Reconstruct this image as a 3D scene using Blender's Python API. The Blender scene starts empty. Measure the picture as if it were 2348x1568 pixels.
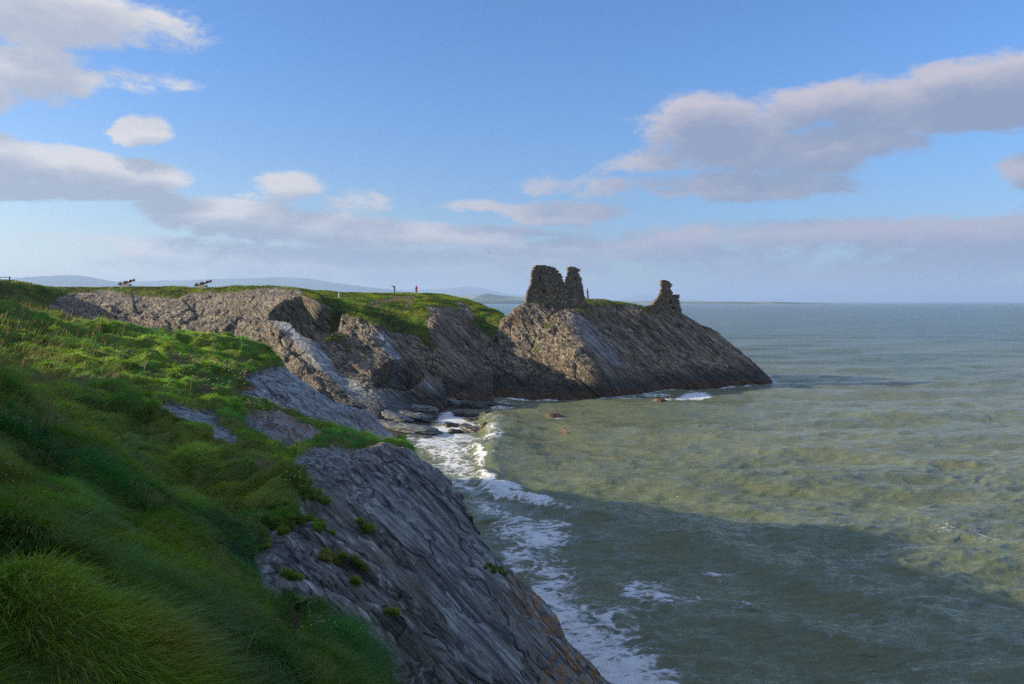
import bpy, bmesh, math, random
import numpy as np
from mathutils import Vector, Matrix
R = math.radians
scene = bpy.context.scene
C = scene.collection

# ------------------------------------------------------------------ camera
F, CU, HV, EYE = 1825.4, 1173.5, 691.0, 13.0     # survey grid: focal length, centre, horizon, eye height
cam_d = bpy.data.cameras.new('camera'); cam = bpy.data.objects.new('camera', cam_d); C.objects.link(cam)
cam_d.lens = 28; cam_d.sensor_width = 36; cam_d.clip_start = 0.1; cam_d.clip_end = 90000
cam_d.shift_y = -(784 - HV) / 2347
cam.location = (0, 0, EYE); cam.rotation_euler = (R(90), 0, 0)
scene.camera = cam
scene.view_settings.view_transform = 'Standard'; scene.view_settings.look = 'None'
scene.view_settings.gamma = 1; scene.view_settings.exposure = 0.75
scene.cycles.max_bounces = 6; scene.cycles.volume_bounces = 1
scene.cycles.transparent_max_bounces = 6
scene.cycles.use_denoising = False          # keep the fine grain of grass and slate

# ------------------------------------------------------------------ sun + sky
SUN_EL, SUN_AZ = R(17.5), R(-93.5)                   # azimuth measured from +Y towards +X
sd = Vector((math.sin(SUN_AZ)*math.cos(SUN_EL), math.cos(SUN_AZ)*math.cos(SUN_EL), math.sin(SUN_EL)))
sl = bpy.data.lights.new('sun', 'SUN'); sl.energy = 5.0; sl.angle = R(0.6); sl.color = (1.0, 0.83, 0.58)
so = bpy.data.objects.new('sun', sl); C.objects.link(so)
so.rotation_euler = sd.to_track_quat('Z', 'Y').to_euler()

class NT:
    def __init__(s, tree): s.t = tree; s.n = tree.nodes; s.l = tree.links
    def new(s, typ, **kw):
        n = s.n.new(typ)
        for k, v in kw.items():
            if k.startswith('i_'):
                key = k[2:]
                key = int(key) if key.isdigit() else key.replace('_', ' ')
                s.set(n.inputs[key], v)
            else: setattr(n, k, v)
        return n
    def set(s, sock, v):
        if isinstance(v, bpy.types.NodeSocket): s.l.new(v, sock)
        else: sock.default_value = v
    def math(s, op, a, b=0.0, c=None, clamp=False):
        n = s.n.new('ShaderNodeMath'); n.operation = op; n.use_clamp = clamp
        s.set(n.inputs[0], a); s.set(n.inputs[1], b)
        if c is not None: s.set(n.inputs[2], c)
        return n.outputs[0]
    def vmath(s, op, a, b=(0, 0, 0)):
        n = s.n.new('ShaderNodeVectorMath'); n.operation = op
        s.set(n.inputs[0], a)
        if op not in ('LENGTH', 'NORMALIZE'): s.set(n.inputs[1], b)
        return n.outputs['Value'] if op in ('LENGTH', 'DOT_PRODUCT') else n.outputs[0]
    def mix(s, f, a, b, typ='MIX'):
        n = s.n.new('ShaderNodeMix'); n.data_type = 'RGBA'; n.blend_type = typ
        s.set(n.inputs[0], f); s.set(n.inputs[6], a); s.set(n.inputs[7], b)
        return n.outputs[2]
    def ramp(s, f, stops, interp='LINEAR'):
        n = s.n.new('ShaderNodeValToRGB'); n.color_ramp.interpolation = interp
        e = n.color_ramp.elements
        while len(e) < len(stops): e.new(0.5)
        for q, (p, c) in zip(e, stops):
            q.position = p; q.color = (c, c, c, 1) if isinstance(c, (int, float)) else (*c, 1)
        s.set(n.inputs[0], f); return n.outputs[0]
    def noise(s, vec, scale, detail=4, rough=0.55, dist=0.0):
        n = s.n.new('ShaderNodeTexNoise'); s.set(n.inputs['Vector'], vec)
        n.inputs['Scale'].default_value = scale; n.inputs['Detail'].default_value = detail
        n.inputs['Roughness'].default_value = rough; n.inputs['Distortion'].default_value = dist
        return n.outputs[0]
    def smooth(s, v, lo, hi, a=0.0, b=1.0):
        n = s.n.new('ShaderNodeMapRange'); n.interpolation_type = 'SMOOTHSTEP'
        s.set(n.inputs[0], v)
        for i, q in enumerate((lo, hi, a, b)): s.set(n.inputs[i+1], q)
        return n.outputs[0]

# cloud banks as (u, v, half width, half height, weight) on the survey grid -> azimuth / elevation
CLOUDS = [
 (70, 20, 300, 75, 1.25), (330, 60, 130, 50, .62), (60, 165, 170, 62, .95), (-80, 190, 140, 60, .9), (330, 297, 62, 30, .95), (230, 180, 200, 30, .45),
 (90, 372, 230, 42, 1.25), (300, 398, 130, 34, 1.15), (-60, 350, 140, 50, 1.0),
 (200, 446, 260, 26, 1.0), (480, 488, 230, 34, 1.2), (700, 518, 280, 30, 1.15), (960, 540, 260, 28, .95), (1100, 555, 120, 16, .6),
 (660, 432, 80, 34, 1.0), (800, 465, 90, 34, .85), (1290, 490, 130, 27, .95), (1100, 472, 90, 14, .6), (1200, 532, 80, 14, .6),
 (2250, 215, 320, 78, 1.3), (1960, 255, 240, 66, 1.1), (1600, 275, 150, 52, .95), (1800, 345, 300, 46, .92), (1560, 380, 240, 34, .62),
 (1600, 432, 290, 40, 1.0), (2345, 395, 110, 42, 1.05), (1340, 425, 120, 24, .5),
 (1750, 545, 420, 38, .95), (2150, 560, 380, 62, 1.0), (1450, 575, 420, 30, .85), (850, 592, 560, 26, .75), (300, 560, 300, 22, .55),
 (2000, 625, 600, 40, .7), (1100, 615, 500, 24, .55), (2500, 560, 260, 90, .9), (-500, 380, 500, 80, .9), (3000, 300, 500, 120, 1.0)]
world = bpy.data.worlds.new('World'); scene.world = world; world.use_nodes = True
def build_world():
    g = bpy.data.node_groups.new('cloud_density', 'ShaderNodeTree')
    g.interface.new_socket('Coord', in_out='INPUT', socket_type='NodeSocketVector')
    g.interface.new_socket('Density', in_out='OUTPUT', socket_type='NodeSocketFloat')
    t = NT(g); gi = g.nodes.new('NodeGroupInput'); go = g.nodes.new('NodeGroupOutput')
    co = gi.outputs[0]
    st = t.vmath('MULTIPLY', co, (1.0, 2.1, 1.0))
    n1 = t.noise(st, 5.5, 9, 0.60, 0.35)
    n2 = t.noise(st, 20, 7, 0.66, 0.2)
    wv = t.vmath('MULTIPLY', t.vmath('SUBTRACT', t.n.new('ShaderNodeCombineXYZ').outputs[0], (0, 0, 0)), (0, 0, 0))
    cn = t.n.new('ShaderNodeCombineXYZ')
    t.set(cn.inputs[0], t.math('MULTIPLY_ADD', n1, 0.10, -0.05)); t.set(cn.inputs[1], t.math('MULTIPLY_ADD', n1, 0.035, -0.0175))
    wc = t.vmath('ADD', co, cn.outputs[0])
    acc = None
    for (u, v, ru, rv, w) in CLOUDS:
        az = math.atan((u-CU)/F); ca = math.cos(az); el = math.atan((HV-v)/F*ca)
        ra = ru/F*ca*ca; re = rv/F*ca
        d = t.vmath('MULTIPLY', t.vmath('SUBTRACT', wc, (az, el, 0)), (1/ra, 1/re, 0))
        val = t.math('MULTIPLY_ADD', t.vmath('DOT_PRODUCT', d, d), -0.72*w, w)
        acc = val if acc is None else t.math('MAXIMUM', acc, val)
    acc = t.math('MAXIMUM', acc, -1.4)
    s = t.math('ADD', acc, t.math('MULTIPLY_ADD', n1, 3.6, -1.8))
    s = t.math('ADD', s, t.math('MULTIPLY_ADD', n2, 1.9, -0.95))
    t.set(go.inputs[0], t.math('MULTIPLY', s, 1.0))
    w = NT(world.node_tree); w.n.clear()
    out = w.new('ShaderNodeOutputWorld'); bg = w.new('ShaderNodeBackground')
    bg.inputs[1].default_value = 0.095
    sky = w.new('ShaderNodeTexSky', sky_type='NISHITA', sun_disc=False, sun_elevation=SUN_EL, sun_rotation=SUN_AZ,
                air_density=1.0, dust_density=0.6, ozone_density=2.2, altitude=0)
    gen = w.new('ShaderNodeTexCoord').outputs['Generated']
    nv = w.vmath('NORMALIZE', gen)
    sp = w.new('ShaderNodeSeparateXYZ'); w.set(sp.inputs[0], nv)
    az = w.math('ARCTAN2', sp.outputs[0], sp.outputs[1]); el = w.math('ARCSINE', sp.outputs[2])
    cb = w.new('ShaderNodeCombineXYZ'); w.set(cb.inputs[0], az); w.set(cb.inputs[1], el)
    g1 = w.new('ShaderNodeGroup', node_tree=g); w.set(g1.inputs[0], cb.outputs[0])
    g2 = w.new('ShaderNodeGroup', node_tree=g); w.set(g2.inputs[0], w.vmath('ADD', cb.outputs[0], (-0.014, 0.027, 0)))
    d1 = g1.outputs[0]; d2 = g2.outputs[0]
    alpha = w.smooth(d1, -0.12, 0.62)
    thick = w.smooth(w.math('MULTIPLY_ADD', d2, 0.85, w.math('MULTIPLY', d1, 0.15)), -0.70, 1.08)
    elr = w.smooth(el, 0.02, 0.30)
    sunward = w.smooth(az, -0.40, 0.30)
    lit = w.mix(sunward, w.mix(elr, (4.5, 4.35, 4.4, 1), (5.1, 4.85, 4.7, 1)), w.mix(elr, (2.9, 2.85, 3.4, 1), (3.9, 3.6, 3.9, 1)))
    drk = w.mix(sunward, w.mix(elr, (2.0, 2.35, 3.0, 1), (2.9, 3.1, 3.65, 1)), w.mix(elr, (1.75, 2.1, 2.95, 1), (1.75, 2.1, 3.0, 1)))
    ccol = w.mix(thick, lit, drk)
    skyc = w.mix(1.0, sky.outputs[0], w.mix(w.smooth(el, 0.0, 0.32), w.mix(w.smooth(az, -0.75, 0.25), (0.98, 0.95, 1.0, 1), (0.60, 0.74, 1.0, 1)), (0.60, 0.90, 1.32, 1)), 'MULTIPLY')
    # low sky tint above also pales towards the left by azimuth
    fin = w.mix(w.math('MULTIPLY', alpha, w.smooth(el, -0.01, 0.06, 0.25, 0.93)), skyc, ccol)
    # bright cloud added out of view, overhead and behind, to lift the shade
    hn = w.noise(nv, 2.6, 6, .6, .3)
    back = w.math('MAXIMUM', w.smooth(el, 0.46, 0.75), w.smooth(w.math('ABSOLUTE', az), 0.95, 1.5))
    hc = w.math('MULTIPLY', w.math('MULTIPLY', w.smooth(hn, .36, .52), back), .34)
    fin = w.mix(hc, fin, (6.6, 6.6, 6.8, 1))
    w.set(bg.inputs[0], fin); w.l.new(bg.outputs[0], out.inputs[0])
build_world()

# ------------------------------------------------------------------ numeric noise
rng = np.random.default_rng(7); random.seed(7)
PERM = np.tile(rng.permutation(256), 3).astype(np.int64)
GR = rng.normal(size=(256, 3)); GR /= np.linalg.norm(GR, axis=1)[:, None]
def perlin(x, y, z):
    xi = np.floor(x).astype(np.int64); yi = np.floor(y).astype(np.int64); zi = np.floor(z).astype(np.int64)
    fx, fy, fz = x-xi, y-yi, z-zi
    xi &= 255; yi &= 255; zi &= 255
    w = [f*f*f*(f*(f*6-15)+10) for f in (fx, fy, fz)]
    def g(a, b, c):
        h = PERM[PERM[PERM[(xi+a) & 255]+((yi+b) & 255)]+((zi+c) & 255)]
        q = GR[h]; return q[..., 0]*(fx-a)+q[..., 1]*(fy-b)+q[..., 2]*(fz-c)
    def l(a, b, t): return a+(b-a)*t
    return 1.6*l(l(l(g(0,0,0), g(1,0,0), w[0]), l(g(0,1,0), g(1,1,0), w[0]), w[1]),
                 l(l(g(0,0,1), g(1,0,1), w[0]), l(g(0,1,1), g(1,1,1), w[0]), w[1]), w[2])
def fbm(x, y, z, o=4, gain=0.5, lac=2.03, ridge=False):
    s = 0.0; a = 1.0; n = 0.0
    for i in range(o):
        v = perlin(x+17.3*i, y+9.1*i, z-5.7*i)
        if ridge: v = 1-2*np.abs(v)
        s = s+a*v; n += a; a *= gain; x = x*lac; y = y*lac; z = z*lac
    return s/n
def cells(x, y, z):
    """cell noise: nearest and second distance, random value of the nearest cell, offset to its centre"""
    xi = np.floor(x).astype(np.int64); yi = np.floor(y).astype(np.int64); zi = np.floor(z).astype(np.int64)
    f1 = np.full(x.shape, 9.0); f2 = np.full(x.shape, 9.0); rid = np.zeros(x.shape); r2 = np.zeros(x.shape); dx = np.zeros(x.shape); dy = np.zeros(x.shape)
    for a in (-1, 0, 1):
        for b in (-1, 0, 1):
            for c in (-1, 0, 1):
                h = PERM[PERM[PERM[(xi+a) & 255]+((yi+b) & 255)]+((zi+c) & 255)]
                h2 = PERM[h+71]; h3 = PERM[h+143]
                ox = xi+a+h/256*0.9; oy = yi+b+h2/256*0.9; oz = zi+c+h3/256*0.9
                d = (x-ox)**2+(y-oy)**2+(z-oz)**2
                m = d < f1
                f2 = np.where(m, f1, np.minimum(f2, d)); rid = np.where(m, PERM[h2+31]/255.0, rid)
                r2 = np.where(m, PERM[h3+57]/255.0, r2); dx = np.where(m, x-ox, dx); dy = np.where(m, y-oy, dy); f1 = np.where(m, d, f1)
    return np.sqrt(f1), np.sqrt(f2), rid, r2, dx, dy
def ss(x, a, b):
    t = np.clip((x-a)/(b-a), 0, 1); return t*t*(3-2*t)

def P(u, v, Y): return ((u-CU)*Y/F, Y, EYE-(v-HV)*Y/F)
def proj(p): return CU+F*p[..., 0]/p[..., 1], HV+F*(EYE-p[..., 2])/p[..., 1]
def Pz(u, v, z=0.0):
    Y = (EYE-z)*F/(v-HV); return P(u, v, Y)

def polydist(u, v, poly):
    """signed distance to a closed polygon, positive inside"""
    u = np.asarray(u, float); v = np.asarray(v, float)
    best = np.full(u.shape, 1e18); ins = np.zeros(u.shape, bool); n = len(poly)
    for i in range(n):
        x0, y0 = poly[i]; x1, y1 = poly[(i+1) % n]
        ex, ey = x1-x0, y1-y0
        t = np.clip(((u-x0)*ex+(v-y0)*ey)/(ex*ex+ey*ey+1e-12), 0, 1)
        best = np.minimum(best, (u-x0-t*ex)**2+(v-y0-t*ey)**2)
        if y0 != y1:
            ins ^= ((y0 > v) != (y1 > v)) & (u < ex*(v-y0)/(y1-y0)+x0)
    d = np.sqrt(best); return np.where(ins, d, -d)
def linedist(x, y, pts):
    """distance to polyline, arc parameter 0..1, signed side"""
    best = np.full(np.shape(x), 1e18); par = np.zeros(np.shape(x)); side = np.zeros(np.shape(x)); n = len(pts)-1
    for i in range(n):
        x0, y0 = pts[i][:2]; x1, y1 = pts[i+1][:2]; ex, ey = x1-x0, y1-y0
        t = np.clip(((x-x0)*ex+(y-y0)*ey)/(ex*ex+ey*ey), 0, 1)
        d = (x-x0-t*ex)**2+(y-y0-t*ey)**2; m = d < best
        best = np.where(m, d, best); par = np.where(m, (i+t)/n, par); side = np.where(m, np.sign(ex*(y-y0)-ey*(x-x0)), side)
    return np.sqrt(best), par, side

# ------------------------------------------------------------------ object helpers
def tag(o, label=None, cat=None, group=None, kind=None):
    if label: o['label'] = label
    if cat: o['category'] = cat
    if group: o['group'] = group
    if kind: o['kind'] = kind
    return o
def link(o, parent=None):
    C.objects.link(o)
    if parent: o.parent = parent
    return o
def empty(name, loc, label, cat, group=None, rz=0):
    o = bpy.data.objects.new(name, None); o.location = loc; o.rotation_euler = (0, 0, rz); o.empty_display_size = 0.2
    C.objects.link(o); return tag(o, label, cat, group)
def mesh_np(name, verts, faces, mat, attrs=None, smooth=True, parent=None, colors=None):
    """verts (n,3); faces (m,k) with constant k"""
    me = bpy.data.meshes.new(name); n = len(verts); m, k = faces.shape
    me.vertices.add(n); me.vertices.foreach_set('co', np.ascontiguousarray(verts, np.float32).ravel())
    me.loops.add(m*k); me.loops.foreach_set('vertex_index', np.ascontiguousarray(faces, np.int32).ravel())
    me.polygons.add(m); me.polygons.foreach_set('loop_start', np.arange(0, m*k, k, dtype=np.int32))
    me.polygons.foreach_set('loop_total', np.full(m, k, np.int32))
    me.polygons.foreach_set('use_smooth', np.full(m, smooth, bool))
    me.update(calc_edges=True)
    for an, av in (attrs or {}).items():
        a = me.attributes.new(an, 'FLOAT', 'POINT'); a.data.foreach_set('value', np.ascontiguousarray(av, np.float32).ravel())
    if colors is not None:
        a = me.attributes.new('tint', 'FLOAT_COLOR', 'POINT')
        a.data.foreach_set('color', np.concatenate([colors, np.ones((n, 1))], 1).astype(np.float32).ravel())
    me.materials.append(mat); me.validate()
    return link(bpy.data.objects.new(name, me), parent)
def grid_faces(nr, nc):
    i = np.arange(nr*nc).reshape(nr, nc)
    return np.stack([i[:-1, :-1], i[:-1, 1:], i[1:, 1:], i[1:, :-1]], -1).reshape(-1, 4)
def grid_normals(G):
    du = np.gradient(G, axis=1); dv = np.gradient(G, axis=0)
    n = np.cross(du, dv); n /= (np.linalg.norm(n, axis=-1, keepdims=True)+1e-12); return n
def bm_obj(name, bm, mat, parent=None, smooth=False):
    me = bpy.data.meshes.new(name); bmesh.ops.recalc_face_normals(bm, faces=bm.faces); bm.to_mesh(me); bm.free()
    for p in me.polygons: p.use_smooth = smooth
    me.materials.append(mat); return link(bpy.data.objects.new(name, me), parent)
def lathe(prof, seg=20, axis='Z'):
    bm = bmesh.new(); rings = []
    for (r, z) in prof:
        ring = []
        for k in range(seg):
            a = 2*math.pi*k/seg; c, s = r*math.cos(a), r*math.sin(a)
            ring.append(bm.verts.new((c, s, z) if axis == 'Z' else (z, c, s)))
        rings.append(ring)
    for a, b in zip(rings, rings[1:]):
        for k in range(seg): bm.faces.new((a[k], a[(k+1) % seg], b[(k+1) % seg], b[k]))
    bm.faces.new(rings[0]); bm.faces.new(rings[-1]); return bm

# ------------------------------------------------------------------ materials
def material(name):
    m = bpy.data.materials.new(name); m.use_nodes = True; t = NT(m.node_tree); t.n.clear()
    out = t.new('ShaderNodeOutputMaterial'); b = t.new('ShaderNodeBsdfPrincipled'); t.l.new(b.outputs[0], out.inputs[0])
    return m, t, b, out
def simple(name, col, rough=0.7, metal=0.0, var=0.25, scale=8.0, bump=0.0):
    m, t, b, out = material(name); co = t.new('ShaderNodeTexCoord').outputs['Object']
    n = t.noise(co, scale, 5, 0.6)
    t.set(b.inputs['Base Color'], t.mix(t.smooth(n, 0.3, 0.7), tuple(c*(1-var) for c in col)+(1,), tuple(min(1, c*(1+var)) for c in col)+(1,)))
    b.inputs['Roughness'].default_value = rough; b.inputs['Metallic'].default_value = metal
    if bump:
        bp = t.new('ShaderNodeBump'); bp.inputs['Strength'].default_value = 0.6; bp.inputs['Distance'].default_value = bump
        t.set(bp.inputs['Height'], t.noise(co, scale*3, 4, 0.6)); t.l.new(bp.outputs[0], b.inputs['Normal'])
    return m
DIP = R(47)
def bedding(t, pos):
    """rotate world position so x runs down the dip of the slate, z across the beds"""
    n = t.new('ShaderNodeVectorRotate', rotation_type='Y_AXIS'); t.set(n.inputs['Vector'], pos); n.inputs['Angle'].default_value = -DIP
    return n.outputs[0]
def rock_material(name, cols, fine=1.0, lichen=0.0, blue=(0.27, 0.30, 0.305), bumpd=0.12):
    m, t, b, out = material(name)
    pos = t.new('ShaderNodeNewGeometry').outputs['Position']; bed = bedding(t, pos)
    s1 = t.vmath('MULTIPLY', bed, (0.13, 0.9, 1.5)); s2 = t.vmath('MULTIPLY', bed, (0.14, 1.1, 2.0))
    n1 = t.noise(s1, 0.55*fine, 8, 0.62, 0.6); n2 = t.noise(s2, 2.4*fine, 8, 0.66, 0.5); n3 = t.noise(pos, 0.16*fine, 5, 0.6); n4 = t.noise(t.vmath('MULTIPLY', bed, (0.30, 1.1, 1.8)), 11*fine, 5, 0.7)
    vo = t.new('ShaderNodeTexVoronoi', feature='DISTANCE_TO_EDGE'); vo.inputs['Scale'].default_value = 0.55*fine
    wob = t.new('ShaderNodeTexNoise'); t.set(wob.inputs['Vector'], pos); wob.inputs['Scale'].default_value = 0.8*fine; wob.inputs['Detail'].default_value = 5
    t.set(vo.inputs['Vector'], t.vmath('ADD', t.vmath('MULTIPLY', bed, (0.16, 0.9, 1.3)), t.vmath('MULTIPLY', wob.outputs['Color'], (0.35, 0.35, 0.35))))
    crack = t.smooth(vo.outputs[0], 0.0, 0.028)
    col = t.mix(t.smooth(n1, 0.36, 0.64), (*cols[0], 1), (*cols[1], 1))
    col = t.mix(t.smooth(n3, 0.42, 0.62), col, (*cols[2], 1))
    col = t.mix(t.smooth(n2, 0.53, 0.68, 0, 0.85), col, (*cols[3], 1))
    col = t.mix(t.smooth(n2, 0.52, 0.39, 0, 0.88), col, (*cols[4], 1))
    ab = t.new('ShaderNodeAttribute', attribute_name='blue').outputs['Fac']
    bl = t.mix(t.smooth(n2, 0.42, 0.60), (blue[0]*0.55, blue[1]*0.55, blue[2]*0.58, 1), (blue[0]*1.45, blue[1]*1.45, blue[2]*1.45, 1))
    col = t.mix(t.math('MULTIPLY', ab, t.smooth(n1, 0.30, 0.5, 0.5, 1)), col, bl)
    # fine pale quartz flecks and dark seams
    col = t.mix(t.smooth(n4, 0.62, 0.75, 0, 0.55), col, (0.42, 0.42, 0.40, 1))
    col = t.mix(t.smooth(n4, 0.42, 0.30, 0, 0.6), col, (0.035, 0.035, 0.038, 1))
    col = t.mix(t.math('MULTIPLY_ADD', crack, -.7, .7), col, (0.012, 0.012, 0.012, 1))
    if lichen:
        ln = t.noise(pos, 1.9*fine, 7, 0.7); lm = t.noise(pos, 0.33*fine, 3, 0.5)
        col = t.mix(t.math('MULTIPLY', t.smooth(ln, 0.60, 0.66), t.smooth(lm, 0.50, 0.60, 0, lichen)), col, (0.34, 0.17, 0.025, 1))
        lo = t.new('ShaderNodeAttribute', attribute_name='lichen').outputs['Fac']
        col = t.mix(t.math('MULTIPLY', lo, t.smooth(ln, 0.44, 0.60)), col, (0.40, 0.19, 0.03, 1))
    # turf and soil
    gr = t.new('ShaderNodeAttribute', attribute_name='grass').outputs['Fac']
    gm = t.math('ADD', gr, t.math('MULTIPLY_ADD', t.noise(pos, 1.6, 5, 0.65), 1.0, -0.5))
    gm = t.smooth(gm, 0.42, 0.58)
    g1 = t.noise(pos, 0.5, 6, 0.65); g2 = t.noise(pos, 3.2, 6, 0.7)
    turf = t.mix(t.smooth(g1, 0.35, 0.65), (0.06, 0.11, 0.015, 1), (0.17, 0.19, 0.03, 1))
    turf = t.mix(t.smooth(g2, 0.52, 0.72), turf, (0.20, 0.18, 0.06, 1))
    turf = t.mix(t.smooth(g2, 0.48, 0.3), turf, (0.025, 0.045, 0.008, 1))
    soil = t.new('ShaderNodeAttribute', attribute_name='soil').outputs['Fac']
    turf = t.mix(t.math('MULTIPLY', soil, t.smooth(g2, 0.3, 0.55)), turf, (0.15, 0.095, 0.055, 1))
    # tidal band: brown weed, black stain
    sz = t.new('ShaderNodeSeparateXYZ'); t.set(sz.inputs[0], pos)
    zz = t.math('ADD', sz.outputs[2], t.math('MULTIPLY_ADD', n3, 2.0, -1.0))
    col = t.mix(t.smooth(zz, 3.6, 1.6, 0, 0.80), col, (0.022, 0.024, 0.022, 1))
    col = t.mix(t.smooth(zz, 1.25, 1.05, 0, 0.9), col, t.mix(t.smooth(n2, 0.4, 0.6), (0.045, 0.024, 0.010, 1), (0.12, 0.062, 0.028, 1)))
    col = t.mix(t.smooth(zz, 0.3, 0.0, 0, 0.6), col, (0.03, 0.022, 0.012, 1))
    col = t.mix(gm, col, turf)
    t.set(b.inputs['Base Color'], col)
    t.set(b.inputs['Roughness'], t.mix(gm, t.mix(ab, (0.62, 0.62, 0.62, 1), (0.46, 0.46, 0.46, 1)), (0.9, 0.9, 0.9, 1)))
    b.inputs['Specular IOR Level'].default_value = 0.4
    h = t.math('ADD', t.math('MULTIPLY', n1, 1.6), t.math('MULTIPLY', n2, 1.0)); h = t.math('ADD', h, t.math('MULTIPLY', n4, 0.3))
    h = t.math('ADD', h, t.math('MULTIPLY', crack, 0.35))
    h = t.math('ADD', t.math('MULTIPLY', h, t.math('SUBTRACT', 1.0, gm)), t.math('MULTIPLY', t.math('MULTIPLY', g2, 1.5), gm))
    bp = t.new('ShaderNodeBump'); bp.inputs['Strength'].default_value = 1.0; bp.inputs['Distance'].default_value = bumpd*2.2
    t.set(bp.inputs['Height'], h); t.l.new(bp.outputs[0], b.inputs['Normal'])
    return m
M = {}
BR = [(0.105, 0.09, 0.068), (0.32, 0.265, 0.18), (0.17, 0.125, 0.08), (0.56, 0.49, 0.36), (0.035, 0.032, 0.028)]
GY = [(0.112, 0.112, 0.105), (0.27, 0.275, 0.262), (0.165, 0.145, 0.12), (0.62, 0.64, 0.62), (0.022, 0.024, 0.026)]
M['far_rock'] = rock_material('far_slate', BR, 0.8, 0.0, bumpd=0.22)
M['near_rock'] = rock_material('near_slate', GY, 2.2, 0.7, bumpd=0.09)
def leaf_mat(name, sat=1.0):
    m, t, b, out = material(name)
    a = t.new('ShaderNodeAttribute', attribute_name='tint').outputs['Color']
    t.set(b.inputs['Base Color'], a); b.inputs['Roughness'].default_value = 0.55; b.inputs['Specular IOR Level'].default_value = 0.25
    tr = t.new('ShaderNodeBsdfTranslucent'); t.set(tr.inputs[0], t.mix(1.0, a, (1.3, 1.35, 0.7, 1), 'MULTIPLY'))
    mx = t.new('ShaderNodeMixShader'); mx.inputs[0].default_value = 0.38
    t.l.new(b.outputs[0], mx.inputs[1]); t.l.new(tr.outputs[0], mx.inputs[2]); t.l.new(mx.outputs[0], out.inputs[0]); return m
M['blade'] = leaf_mat('grass_blades')

# ------------------------------------------------------------------ slate relief
CD, SD = math.cos(DIP), math.sin(DIP)
def relief(p, size, amp):
    """outward displacement of slate beds; size = metres of the large blocks"""
    a = p[..., 0]*CD-p[..., 2]*SD; s = p[..., 0]*SD+p[..., 2]*CD; y = p[..., 1]
    k = 1.0/size
    w = fbm(a*k*.2, y*k*.3, s*k*.35, 3)
    d = 1.0*fbm(a*k*.14+w*.5, y*k*.75, s*k*1.0, 5, 0.55, ridge=True)
    f1, f2, r1, r2, dx, dy = cells(a*k*.22+w*.4, y*k*1.0+w*.35, s*k*1.3+w*.35)
    d = d+(r1-.5)*1.0+dy*(r2-.5)*1.1-0.45*(1-ss(f2-f1, 0.0, 0.08))
    f1, f2, r1, r2, dx, dy = cells(a*k*.55+w, y*k*3.4+w*.5, s*k*4.6+w*.5)
    d = d+(r1-.5)*.40+dy*(r2-.5)*.5-0.12*(1-ss(f2-f1, 0.0, 0.12))
    d = d+.22*fbm(a*k*.5, y*k*5, s*k*8, 4, 0.6)
    for sc, st_, hh in ((1.0, 4.0, .9), (2.9, 4.0, .34)):       # broken plates: each bed ends in a sharp step
        q = (fbm(a*k*.10*sc+9, y*k*.5*sc, s*k*.7*sc, 4, .55)+.25*w)*st_; fl = np.floor(q); d = d+(fl+ss(q-fl, 0.0, .12))/st_*hh*2
    return (d-.75)*amp

def interp_rows(Pts, nv_out, nu_out, wrow=None):
    """Pts (nr,nc,3) -> smooth dense grid, Hermite with limited tangents, arc-length sampled"""
    def up(A, n, wr=None):   # along axis 0
        L = np.linalg.norm(np.diff(A, axis=0), axis=-1).mean(axis=tuple(range(1, A.ndim-1)))
        s = np.concatenate([[0], np.cumsum(L)]); t = np.linspace(0, s[-1], n)
        if wr is not None:
            cw = np.concatenate([[0], np.cumsum(wr)]); t = np.interp(np.linspace(0, cw[-1], n), cw, s)
        i = np.clip(np.searchsorted(s, t, side='right')-1, 0, len(s)-2)
        h = s[i+1]-s[i]; x = ((t-s[i])/h)
        sh = (len(s),)+(1,)*(A.ndim-1)
        D = np.diff(A, axis=0)/np.diff(s).reshape((-1,)+(1,)*(A.ndim-1))
        m = np.zeros_like(A); m[0] = D[0]; m[-1] = D[-1]
        same = D[:-1]*D[1:] > 0
        m[1:-1] = np.where(same, 2*D[:-1]*D[1:]/(D[:-1]+D[1:]+1e-12*np.sign(D[:-1]+1e-30)), 0)*0.5+0.25*(D[:-1]+D[1:])
        e = (slice(None),)+(None,)*(A.ndim-1); x = x[e]; h = h[e]
        return ((2*x**3-3*x**2+1)*A[i]+(x**3-2*x**2+x)*h*m[i]+(-2*x**3+3*x**2)*A[i+1]+(x**3-x**2)*h*m[i+1])
    G = up(np.array(Pts, float), nv_out, wrow)
    return up(G.swapaxes(0, 1), nu_out).swapaxes(0, 1)

def Z(u, z, Y): return ((u-CU)*Y/F, Y, z)

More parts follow.
